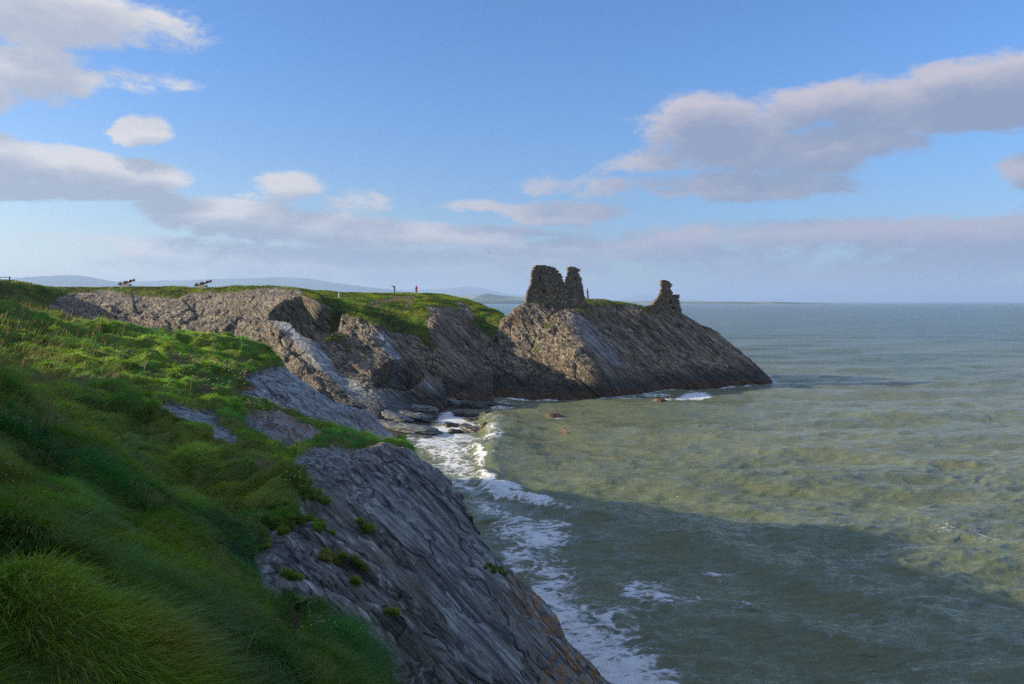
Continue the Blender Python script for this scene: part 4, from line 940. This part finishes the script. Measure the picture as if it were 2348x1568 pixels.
def hand(wrist, direction, side, curl=.5):
    """palm with five finger chains; returns chains joined to the vertex called wrist name"""
    d = Vector(direction).normalized(); s = Vector(side).normalized(); n = d.cross(s).normalized(); w = Vector(wrist[:3]); nm = wrist[3]
    pc = w+d*.07; out = [[nm, (*pc, .024, nm+'p')]]
    for k, (off, ln) in enumerate(((-.030, .062), (-.010, .075), (.010, .080), (.030, .072))):
        a = w+d*.095+s*off; b = a+d*ln*.55+n*ln*.2*curl; c = b+d*ln*.4+n*ln*.5*curl
        out.append([nm+'p', (*a, .009), (*b, .008), (*c, .007)])
    a = w+d*.045+s*.040; b = a+d*.03+s*.022; c = b+d*.028+s*.008; out.append([nm+'p', (*a, .011), (*b, .010), (*c, .008)]); return out
def person(loc, rz, label, pose, cols, scale=1.0, hat=False, group=None, bag=False, hood=False, phone=False):
    e = empty('person', loc, label, 'person', group, rz); e.scale = (scale,)*3
    # figure faces local -Y
    J = pose; H = J['hip']; N = J['neck']; hd = Vector(J['head'])
    mid = (Vector(H)+Vector(N))/2
    body = [[(*H, .135, 'hip'), (*mid, .125, 'mid'), (*(Vector(N)*.8+Vector(H)*.2), .15, 'chest'), (*N, .058, 'neck'), (*(hd-Vector((0, 0, .075))+Vector((0, -.01, 0))), .072), (*hd, .092), (*(hd+Vector((0, .01, .075))), .065)]]
    for s, k in ((-1, 'L'), (1, 'R')):
        sh, el, wr = [Vector(q) for q in J['arm'+k]]; body.append(['chest', (*sh, .062), (*el, .042), (*wr, .027, 'w'+k)])
        d = (wr-el).normalized(); sd_ = Vector((-s, 0, 0)) if abs(d.x) < .7 else Vector((0, -1, 0)); sd_ = (sd_-d*sd_.dot(d)).normalized()
        body += hand((*wr, 'w'+k), d, sd_)
        hp, kn, an = [Vector(q) for q in J['leg'+k]]; toe = an+Vector((0, -.17, -.055)) if 'toe'+k not in J else Vector(J['toe'+k])
        body.append(['hip', (*hp, .088), (*kn, .058), (*an, .04), (*(an+(toe-an)*.35+Vector((0, 0, -.015))), .04), (*toe, .03)])
    b = skin_mesh('body', body, M['skin'], e, 1)
    # face: nose, eyes, mouth, ears
    fm = cloth('face_detail', (0.10, 0.06, 0.05))
    for nm, px_, py_, pz_, rr, mm in (('eye', -.032, -.084, .012, .012, fm), ('eye', .032, -.084, .012, .012, fm), ('nose', 0, -.098, -.014, .017, M['skin']), ('ear', -.09, 0, 0, .021, M['skin']), ('ear', .09, 0, 0, .021, M['skin']), ('mouth', 0, -.088, -.042, .014, fm)):
        bm = bmesh.new(); r = bmesh.ops.create_uvsphere(bm, u_segments=8, v_segments=6, radius=rr)
        bmesh.ops.scale(bm, vec=(1.6, .6, .4) if nm == 'mouth' else ((.5, .9, 1.4) if nm == 'ear' else (1, 1, 1.2)), verts=r['verts']); bmesh.ops.translate(bm, vec=hd+Vector((px_, py_, pz_)), verts=r['verts'])
        bm_obj(nm, bm, mm, b, True)
    top, leg, hair, shoe = cols
    if top is not None:
        ct = cloth('jacket_cloth', top); ch = [[(*(Vector(H)-Vector((0, 0, J.get('hem', .12)))), .165), (*H, .16, 'h'), (*mid, .15), (*(Vector(N)*.8+Vector(H)*.2), .172, 'c'), (*(Vector(N)*.96+Vector(H)*.04), .075)]]
        for k in 'LR':
            sh, el, wr = [Vector(q) for q in J['arm'+k]]; ch.append(['c', (*sh, .085), (*el, .062), (*(el+(wr-el)*.9), .048)])
        skin_mesh('jacket', ch, ct, e, 1)
        if hood:
            bm = bmesh.new(); r = bmesh.ops.create_uvsphere(bm, u_segments=16, v_segments=10, radius=.135); bmesh.ops.scale(bm, vec=(.95, 1, 1.1), verts=r['verts']); bmesh.ops.translate(bm, vec=hd+Vector((0, .03, .01)), verts=r['verts'])
            bmesh.ops.delete(bm, geom=[v for v in bm.verts if v.co.y < hd.y-.075], context='VERTS'); bm_obj('hood', bm, ct, e, True)
    if leg is not None:
        cl = cloth('trouser_cloth', leg); ch = [[(*H, .15, 'h'), (*(Vector(H)+(mid-Vector(H))*.3), .14)]]
        for k in 'LR':
            hp, kn, an = [Vector(q) for q in J['leg'+k]]; ch.append(['h', (*hp, .105), (*kn, .076), (*(kn+(an-kn)*.9), .062)])
        skin_mesh('trousers', ch, cl, e, 1)
        for k in 'LR':
            an = Vector(J['leg'+k][2]); toe = an+Vector((0, -.17, -.055)) if 'toe'+k not in J else Vector(J['toe'+k])
            skin_mesh('shoe', [[(*(an+Vector((0, .03, -.035))), .052), (*(an+(toe-an)*.5+Vector((0, 0, -.02))), .05), (*toe, .04)]], cloth('shoe_leather', shoe), e, 1)
    if hair is not None:
        bm = bmesh.new(); r = bmesh.ops.create_uvsphere(bm, u_segments=18, v_segments=12, radius=.105); bmesh.ops.scale(bm, vec=(.95, 1.02, 1.08), verts=r['verts']); bmesh.ops.translate(bm, vec=hd+Vector((0, .012, .022)), verts=r['verts'])
        bmesh.ops.delete(bm, geom=[v for v in bm.verts if (v.co.y < hd.y-.045 and v.co.z < hd.z+.05) or v.co.z < hd.z-.07], context='VERTS'); bm_obj('hair', bm, cloth('hair_strands', hair), e, True)
    if bag:
        bm = bmesh.new(); r = bmesh.ops.create_cube(bm, size=1); bmesh.ops.scale(bm, vec=(.30, .14, .24), verts=r['verts']); bmesh.ops.translate(bm, vec=(.27, .05, .98), verts=r['verts']); bmesh.ops.bevel(bm, geom=bm.edges[:], offset=.04, segments=2)
        bg = bm_obj('shoulder_bag', bm, cloth('bag_leather', (.02, .02, .02)), None, True); tag(bg, 'small black shoulder bag on the hip of the person in black taking a picture', 'bag'); bg.location = loc; bg.rotation_euler = (0, 0, rz); bg.scale = (scale,)*3
        skin = skin_mesh('strap', [[(.26, .05, 1.08, .012), (.12, .15, 1.32, .012), (-.13, .02, 1.52, .012), (-.05, -.17, 1.3, .012), (.2, -.12, 1.08, .012)]], cloth('strap_webbing', (.02, .02, .02)), bg, 1)
    return e
stand = dict(hip=(0, 0, .95), neck=(0, 0, 1.46), head=(0, -.02, 1.63), armL=[(-.19, 0, 1.40), (-.24, .02, 1.13), (-.22, -.08, .88)], armR=[(.19, 0, 1.40), (.24, .02, 1.13), (.22, -.08, .88)],
             legL=[(-.09, 0, .90), (-.10, -.02, .50), (-.10, .02, .08)], legR=[(.09, 0, .90), (.10, -.02, .50), (.10, .02, .08)])
photo = dict(stand, armL=[(-.19, 0, 1.40), (-.20, -.27, 1.33), (-.06, -.42, 1.55)], armR=[(.19, 0, 1.40), (.20, -.27, 1.33), (.06, -.42, 1.55)], hem=.28)
walk = dict(stand, legL=[(-.09, 0, .90), (-.10, -.17, .52), (-.10, -.14, .08)], legR=[(.09, 0, .90), (.10, .02, .50), (.10, .22, .12)], armL=[(-.19, 0, 1.40), (-.24, .05, 1.13), (-.2, -.12, .92)], hem=.10)
stoop = dict(hip=(0, 0, .62), neck=(0, -.42, .82), head=(0, -.56, .80), armL=[(-.18, -.36, .78), (-.2, -.45, .5), (-.12, -.5, .25)], armR=[(.18, -.36, .78), (.2, -.45, .5), (.12, -.5, .25)],
             legL=[(-.1, 0, .58), (-.12, -.28, .42), (-.1, -.02, .08)], legR=[(.1, 0, .58), (.12, -.28, .42), (.1, -.02, .08)], hem=.02)
def on_mound(u, v, Y):
    X = (u-CU)*Y/F; return (X, Y, max(ground_top(GB2, X, Y), EYE+(HV-v)*Y/F-.1))
person(on_mound(904, 674, 151), R(-70), 'person in long black coat with white hair raising a camera on the mound', photo, ((.012, .012, .014), (.012, .012, .014), (.75, .75, .72), (.02, .02, .02)), 1.0, bag=True)
pr = on_mound(954.5, 675, 152.5)
person(pr, R(200), 'person in bright crimson hooded jacket standing on the grassy mound', dict(stand, hem=.3, armL=[(-.19, 0, 1.40), (-.34, -.1, 1.2), (-.1, -.28, 1.22)]), ((.50, .008, .04), (.10, .02, .03), (.05, .03, .02), (.03, .03, .03)), .94, hood=True)
hx = (1346.5-CU)*124/F
person((hx, 124, max(ground_top(GH2, hx, 124), EYE+(HV-685)*124/F-.15)), R(75), 'person in black hooded jacket and dark trousers walking beside the castle ruin', walk, ((.010, .010, .014), (.05, .022, .028), (.03, .02, .015), (.02, .02, .02)), 1.0)
py = 75.5; px = (863-CU)*py/F
person((px, py, .115*(-10-px)+.02), R(-80), 'person in red jacket and pale cap stooping over the sand below the grass edge', stoop, ((.42, .012, .02), (.16, .20, .30), (.70, .70, .70), (.1, .1, .1)), 1.0)
# camera held by the photographer
pm = on_mound(904, 674, 151); bm = bmesh.new(); r = bmesh.ops.create_cube(bm, size=1); bmesh.ops.scale(bm, vec=(.15, .06, .1), verts=r['verts'])
r = bmesh.ops.create_cone(bm, cap_ends=True, segments=14, radius1=.04, radius2=.045, depth=.09); bmesh.ops.rotate(bm, matrix=Matrix.Rotation(R(90), 3, 'X'), verts=r['verts']); bmesh.ops.translate(bm, vec=(0, -.07, 0), verts=r['verts'])
kx = Matrix.Rotation(R(-70), 3, 'Z') @ Vector((0, -.52, 1.60)); o = bm_obj('camera', bm, M['iron']); o.location = Vector(pm)+kx; o.rotation_euler = (0, 0, R(-70)); tag(o, 'black camera held up by the person in the long black coat', 'camera')
# swimmer
sy_ = 76.8; sx_ = (1297-CU)*sy_/F
e = empty('person', (sx_, sy_, 0.30), 'bare shouldered swimmer in the green water of the cove', 'person', None, R(-100))
swim = [[(0, .55, -.25, .12, 'hip'), (0, .25, -.10, .13), (0, 0, .05, .16, 'chest'), (0, -.12, .18, .06), (0, -.17, .30, .088), (0, -.16, .38, .07)],
        ['chest', (-.2, 0, .08, .065), (-.48, -.22, .10, .045), (-.62, -.5, .02, .03, 'wL')], ['chest', (.2, 0, .10, .065), (.40, -.18, .26, .045), (.50, -.48, .20, .03, 'wR')],
        ['hip', (-.1, .8, -.35, .08), (-.12, 1.1, -.4, .05)], ['hip', (.1, .8, -.35, .08), (.12, 1.1, -.4, .05)]]
swim += hand((-.62, -.5, .02, 'wL'), (-.3, -1, 0), (1, 0, 0)); swim += hand((.50, -.48, .20, 'wR'), (.3, -1, 0), (-1, 0, 0))
M['skin2'] = simple('wet_skin', (0.80, 0.30, 0.20), .3, 0, .05)
skin_mesh('body', swim, M['skin2'], e, 1)
bm = bmesh.new(); r = bmesh.ops.create_uvsphere(bm, u_segments=16, v_segments=10, radius=.1); bmesh.ops.translate(bm, vec=(0, -.145, .35), verts=r['verts']); bmesh.ops.delete(bm, geom=[v for v in bm.verts if v.co.z < .34], context='VERTS'); bm_obj('hair', bm, cloth('wet_hair', (.12, .06, .03)), e, True)

# ------------------------------------------------------------------ gulls
M['gull'] = simple('gull_feathers', (0.55, 0.55, 0.56), .8, 0, .1); M['gull_w'] = simple('gull_wing', (0.16, 0.17, 0.19), .8, 0, .2)
def gull(u, v, Y, rz, roll, label, s=1.0):
    e = empty('gull', P(u, v, Y), label, 'bird', None, rz); e.rotation_euler = (0, roll, rz); e.scale = (s,)*3
    b = skin_mesh('body', [[(0, .22, 0, .015), (0, .12, 0, .045), (0, 0, 0, .07, 'c'), (0, -.13, .02, .05), (0, -.2, .03, .042), (0, -.27, .02, .012)]], M['gull'], e, 1)
    for sgn in (-1, 1):
        bm = bmesh.new(); L = [(0, -.07, .03), (0, .07, .02), (.28, -.12, .13), (.28, .04, .12), (.62, .02, .05), (.60, .07, .05)]
        vt = [bm.verts.new((x*sgn, y, z)) for x, y, z in L]; vb = [bm.verts.new((x*sgn, y, z-.012)) for x, y, z in L]
        for q in (vt, vb): bm.faces.new((q[0], q[1], q[3], q[2])); bm.faces.new((q[2], q[3], q[5], q[4]))
        for a, b_ in ((0, 1), (1, 3), (3, 5), (5, 4), (4, 2), (2, 0)): bm.faces.new((vt[a], vt[b_], vb[b_], vb[a]))
        bm_obj('wing', bm, M['gull_w'], e)
gull(1121, 581, 190, R(60), R(25), 'small gull gliding in the sky left of the castle ruin', 1.0)
gull(594, 651, 150, R(80), R(-10), 'small dark bird flying low over the back cliff top', .8)

# ------------------------------------------------------------------ boulders
def boulder(name, u, v, z, size, seed, label, mat, rz=0, dip=0.35, group=None):
    Y = (EYE-z)*F/(v-HV); X = (u-CU)*Y/F
    bm = bmesh.new(); bmesh.ops.create_icosphere(bm, subdivisions=5, radius=1); co = np.array([q.co[:] for q in bm.verts]); n = co.copy()
    co = np.sign(co)*np.abs(co)**.72*0.9
    a = co*1.3+seed*7.7; f1, f2, r1, r2, dx, dy = cells(a[:, 0]*.8, a[:, 1], a[:, 2]*1.6)
    d = (r1-.5)*.28+dx*(r2-.5)*.35-.12*(1-ss(f2-f1, 0, .12))+.12*fbm(a[:, 0]*1.2, a[:, 1]*3, a[:, 2]*4, 4)
    co = (co+n*d[:, None])*np.array(size)
    for q, c in zip(bm.verts, co): q.co = c
    bmesh.ops.rotate(bm, matrix=Matrix.Rotation(rz, 3, 'Z') @ Matrix.Rotation(dip, 3, 'Y'), verts=bm.verts)
    o = bm_obj(name, bm, mat, None, True); o.location = (X, Y, z); tag(o, label, 'rock', group); return o
def rockmat(name, c1, c2, rough):
    m, t, b, out = material(name); co = t.new('ShaderNodeTexCoord').outputs['Object']
    n = t.noise(t.vmath('MULTIPLY', co, (.6, 1.5, 2.5)), 1.8, 8, .65); n2 = t.noise(co, 7, 5, .7)
    c = t.mix(t.smooth(n, .38, .62), (*c1, 1), (*c2, 1)); c = t.mix(t.smooth(n2, .6, .75, 0, .5), c, (c2[0]*1.8, c2[1]*1.8, c2[2]*1.8, 1))
    t.set(b.inputs['Base Color'], c); b.inputs['Roughness'].default_value = rough
    bp = t.new('ShaderNodeBump'); bp.inputs['Distance'].default_value = .08; t.set(bp.inputs['Height'], t.math('ADD', n, t.math('MULTIPLY', n2, .4))); t.l.new(bp.outputs[0], b.inputs['Normal']); return m
M['wet'] = rockmat('weedy_wet_rock', (0.012, 0.012, 0.010), (0.045, 0.042, 0.028), .38)
M['kelp'] = rockmat('brown_weed_rock', (0.05, 0.028, 0.012), (0.14, 0.085, 0.04), .55)
M['slate'] = rockmat('blue_slate', (0.055, 0.065, 0.07), (0.15, 0.17, 0.175), .55)
BL = [
 ('boulder', 1271, 957, -.1, (1.25, .9, .62), 1, 'round brown weedy rock awash in the middle of the cove', 'kelp', 0, .1),
 ('boulder', 1512, 923, .05, (1.05, .8, .72), 2, 'brown rock awash off the foot of the headland, left of the white splash', 'kelp', 0, .1),
 ('boulder', 1542, 914, 0, (.75, .6, .35), 3, 'small low rock beside the white splash below the headland', 'kelp', .3, .1),
 ('boulder', 1099, 967, .1, (2.3, .9, .5), 4, 'long black rock lying in the surf, longest of the wet surf rocks', 'wet', -.25, .15),
 ('boulder', 1112, 978, .1, (1.6, .8, .45), 5, 'black rock directly below the longest wet surf rock', 'wet', -.3, .15),
 ('boulder', 1080, 985, .2, (2.2, .8, .45), 6, 'dark slab slanting down to the right in the foam, nearest of the surf rocks', 'wet', -.75, .2),
 ('boulder', 1110, 985, .2, (.8, .7, .85), 7, 'small upright pale topped rock among the wet surf rocks', 'kelp', .3, .6),
 ('boulder', 1036, 976, .2, (1.1, .8, .42), 8, 'squat black rock in the foam at the edge of the sand', 'wet', -.1, .1),
 ('boulder', 1067, 950, .2, (1.9, .9, .40), 9, 'flat black rock at the back of the surf near the grey slabs', 'wet', -.1, .1),
 ('boulder', 1120, 950, .15, (.85, .7, .5), 10, 'small round black rock beside the little breaking wave', 'wet', .2, .1),
 ('boulder', 1085, 931, .2, (2.4, 1.2, .7), 11, 'dark weedy rock at the mouth of the gully below the headland', 'wet', -.2, .15),
 ('boulder', 1135, 929, .1, (2.6, 1.0, .45), 12, 'long low weedy reef running out from the foot of the headland', 'wet', -.1, .1),
 ('boulder', 1180, 934, -.05, (2.3, .8, .32), 13, 'outermost low black reef rock left of the brown round rock', 'wet', -.1, .05),
 ('boulder', 1045, 990, .15, (.9, .6, .35), 14, 'small dark rock between the sand and the nearest surf slab', 'wet', .2, .1),
 ('boulder', 1045, 925, .5, (1.3, .9, .6), 15, 'grey boulder wedged in the gully under the dark cliff', 'slate', .2, .2),
 ('boulder', 1060, 912, .9, (1.1, .9, .7), 16, 'reddish brown boulder at the top of the gully', 'kelp', .5, .3),
 ('slab', 960, 938, .9, (3.0, 1.3, .55), 17, 'wide olive grey rock slab under the overhanging cliff foot', 'slate', -.1, .02),
 ('slab', 905, 955, .9, (2.6, 1.1, .50), 18, 'grey slab lying on the sand against the foot of the smooth cliff', 'slate', -.45, .2),
 ('slab', 968, 957, .6, (1.3, .8, .55), 19, 'pale blue grey boulder at the right end of the grey slabs', 'slate', .1, .2),
 ('slab', 935, 950, .9, (2.0, .8, .40), 20, 'thin grey slab between the wide olive slab and the slab on the sand', 'slate', -.3, .15),
 ('slab', 905, 978, .6, (3.6, .9, .40), 21, 'long pale grey ridge of slate crossing the middle of the sand', 'slate', -.55, .12),
 ('slab', 958, 985, .4, (3.0, 1.4, .55), 22, 'broad smooth grey slab between the sand and the foam', 'slate', -.3, .08),
 ('slab', 893, 1000, .7, (1.2, .7, .30), 23, 'small pale slab on the sand near the grass edge', 'slate', -.5, .15),
 ('slab', 962, 1001, .05, (1.7, .6, .22), 24, 'low wet slab awash in white foam below the broad grey slab', 'slate', -.2, .05),
]
for (nm, u, v, z, size, seed, lab, mt, rz, dip) in BL: boulder(nm, u, v, z, tuple(s*.85 for s in size), seed, lab, M[mt], rz, dip)

# ------------------------------------------------------------------ cushions of sea thrift on the slab
def cushion(u, v, w, h, label, brown=0.0, group=None):
    """a ragged mat: several low lobes that follow the rock, grown over with short leaves"""
    p0, n0 = at_near(u, v+2); s = w*p0.y/F/2; P_, D_, L_, C_ = [], [], [], []; r1 = random.Random(int(u*7+v))
    for i in range(8):
        a = r1.gauss(0, .34)*(i > 0); b_ = r1.gauss(0, .20)*(i > 0)
        p, n = at_near(u+a*w, v+2+a*w*.45+b_*h); si = s*r1.uniform(.22, .46)*(1.25 if i == 0 else 1); off = np.array(p-p0)
        if np.linalg.norm(off) > 3*s+.3: continue
        hi = si*r1.uniform(.35, .7); k = int(500+2600*min(1, si/.25)); th = rng.uniform(0, 2*np.pi, k); ph = np.arccos(rng.uniform(-.1, 1, k))
        d = np.stack([np.sin(ph)*np.cos(th), np.sin(ph)*np.sin(th), np.cos(ph)], 1)
        bp = 1+.45*fbm(d[:, 0]*2+u+i, d[:, 1]*2, d[:, 2]*2, 3)
        P_.append(off+d*np.array([si, si*1.15, hi])*bp[:, None]*.85); D_.append(d*.6+np.array([0, 0, .5])); L_.append(rng.uniform(.04, .15, k)*np.clip(s*2.4, .5, 1.2))
        c = np.array([0.07, 0.17, 0.025])*(1-brown)+np.array([0.20, 0.13, 0.05])*brown
        cv_ = ss(fbm(d[:, 0]*2+u+i*3, d[:, 1]*2, d[:, 2]*2, 3)+rng.normal(0, .25, k), -.4, .6)[:, None]
        C_.append((c*(1-cv_)+cv_*np.array([.20, .23, .06]))*rng.uniform(.6, 1.6, k)[:, None]*r1.uniform(.75, 1.2))
    L = np.concatenate(L_); k = len(L)
    o = blades('thrift_cushion', np.concatenate(P_), np.concatenate(D_), L, np.full(k, .011)*rng.uniform(.7, 1.4, k), rng.normal(0, .35, (k, 3))*L[:, None], np.concatenate(C_), seg=2)
    o.location = p0-n0*s*.10; tag(o, label, 'plant', group)
for a in [(700, 1122, 62, 44, 'largest round thrift cushion, bulging at the left top corner of the big slab'), (735, 1199, 48, 22, 'flat green thrift cushion on the slab just below the grass edge'), (842, 1214, 38, 28, 'round green cushion by the dark crack in the middle of the slab'),
          (670, 1317, 38, 20, 'green cushion on the pale rock near the left grass edge'), (752, 1278, 46, 20, 'brownish green cushion straggling along a ledge of the slab', .6), (812, 1286, 38, 12, 'yellowish grass tuft on the ledge right of the brownish cushion', .35),
          (818, 1330, 26, 16, 'small yellow green cushion below the yellowish grass tuft', .3), (825, 1455, 28, 22, 'small cushion nearest the foreground grass at the lower slab', .1), (684, 1376, 22, 18, 'dark cushion tucked beside the upright pale rock'),
          (890, 1400, 24, 20, 'sparse tuft in the long seam of the lower slab', .3), (1135, 1302, 26, 18, 'lone green cushion on the seaward edge of the slab')]:
    cushion(*a)
# tussocks at the grass edge
for i, (u, v, w, h) in enumerate([(655, 1170, 50, 40), (640, 1205, 60, 30), (690, 1190, 40, 30), (610, 1240, 30, 34)]):
    lab = ['bulging green tussock below the largest cushion', 'shaggy green tussock on the grass edge left of the slab', 'round green tussock touching the slab under the bulging one', 'narrow green tussock hanging at the slab corner'][i]
    cushion(u, v, w, h, lab, .05)

# small flowers
def flowers():
    pts = []
    spots = [(510, 845, 30, 18, 22), (560, 862, 30, 10, 14), (600, 940, 60, 30, 26), (480, 900, 60, 20, 14), (20, 1120, 30, 30, 5), (690, 1120, 30, 25, 18), (740, 1450, 60, 30, 26), (720, 1400, 30, 20, 12), (580, 930, 30, 12, 14), (125, 1010, 60, 40, 4), (450, 880, 80, 20, 14), (840, 1500, 40, 30, 20)]
    for (u, v, a, b_, n) in spots:
        for _ in range(n):
            p, nn = at_near(u+random.gauss(0, a*.5), v+random.gauss(0, b_*.5)); pts.append((p, random.random()))
    V, Fc, T = [], [], []
    for p, t in pts:
        hgt = random.uniform(.12, .26); r = max(.010, p.y*.0010); dx, dy = random.gauss(0, .03), random.gauss(0, .03)
        b0 = len(V); V += [(p.x-.002, p.y, p.z), (p.x+.002, p.y, p.z), (p.x+dx+.002, p.y+dy, p.z+hgt), (p.x+dx-.002, p.y+dy, p.z+hgt)]; Fc.append((b0, b0+1, b0+2, b0+3)); T += [(.15, .14, .05)]*4
        c = Vector((p.x+dx, p.y+dy, p.z+hgt)); b0 = len(V)
        for q in ((r, 0, 0), (0, r, 0), (-r, 0, 0), (0, -r, 0), (0, 0, r*.8), (0, 0, -r*.8)): V.append(tuple(c+Vector(q)))
        for k in range(4): Fc.append((b0+k, b0+(k+1) % 4, b0+4, b0+4)); Fc.append((b0+k, b0+(k+1) % 4, b0+5, b0+5))
        col = (.55, .33, .38) if t < .6 else ((.6, .55, .5) if t < .93 else (.6, .4, .03)); T += [col]*6
    me = bpy.data.meshes.new('wildflowers'); me.from_pydata(V, [], [tuple(dict.fromkeys(f)) for f in Fc])
    a = me.attributes.new('tint', 'FLOAT_COLOR', 'POINT'); a.data.foreach_set('color', np.array([(*c, 1) for c in T], np.float32).ravel()); me.materials.append(M['blade'])
    tag(link(bpy.data.objects.new('wildflowers', me)), 'scattered tiny pale pink sea thrift flowers in the grass', 'flowers', kind='stuff')
flowers()

# ------------------------------------------------------------------ haze
def haze():
    bm = bmesh.new(); bmesh.ops.create_cube(bm, size=1)
    x0, x1, y0, y1, z0, z1 = -16000, 16000, -3300, 26000, -6, 345
    for v in bm.verts: v.co = (x0 if v.co.x < 0 else x1, y0 if v.co.y < 0 else y1, z0 if v.co.z < 0 else z1)
    m = bpy.data.materials.new('sea_air'); m.use_nodes = True; t = NT(m.node_tree); t.n.clear(); out = t.new('ShaderNodeOutputMaterial')
    pv = t.new('ShaderNodeVolumePrincipled'); pv.inputs['Color'].default_value = (.50, .68, 1.0, 1); pv.inputs['Density'].default_value = 1.2e-4; pv.inputs['Anisotropy'].default_value = .2
    t.l.new(pv.outputs[0], out.inputs['Volume']); o = bm_obj('haze', bm, m); tag(o, 'thin pale blue sea haze over the bay', 'haze', kind='stuff')
haze()
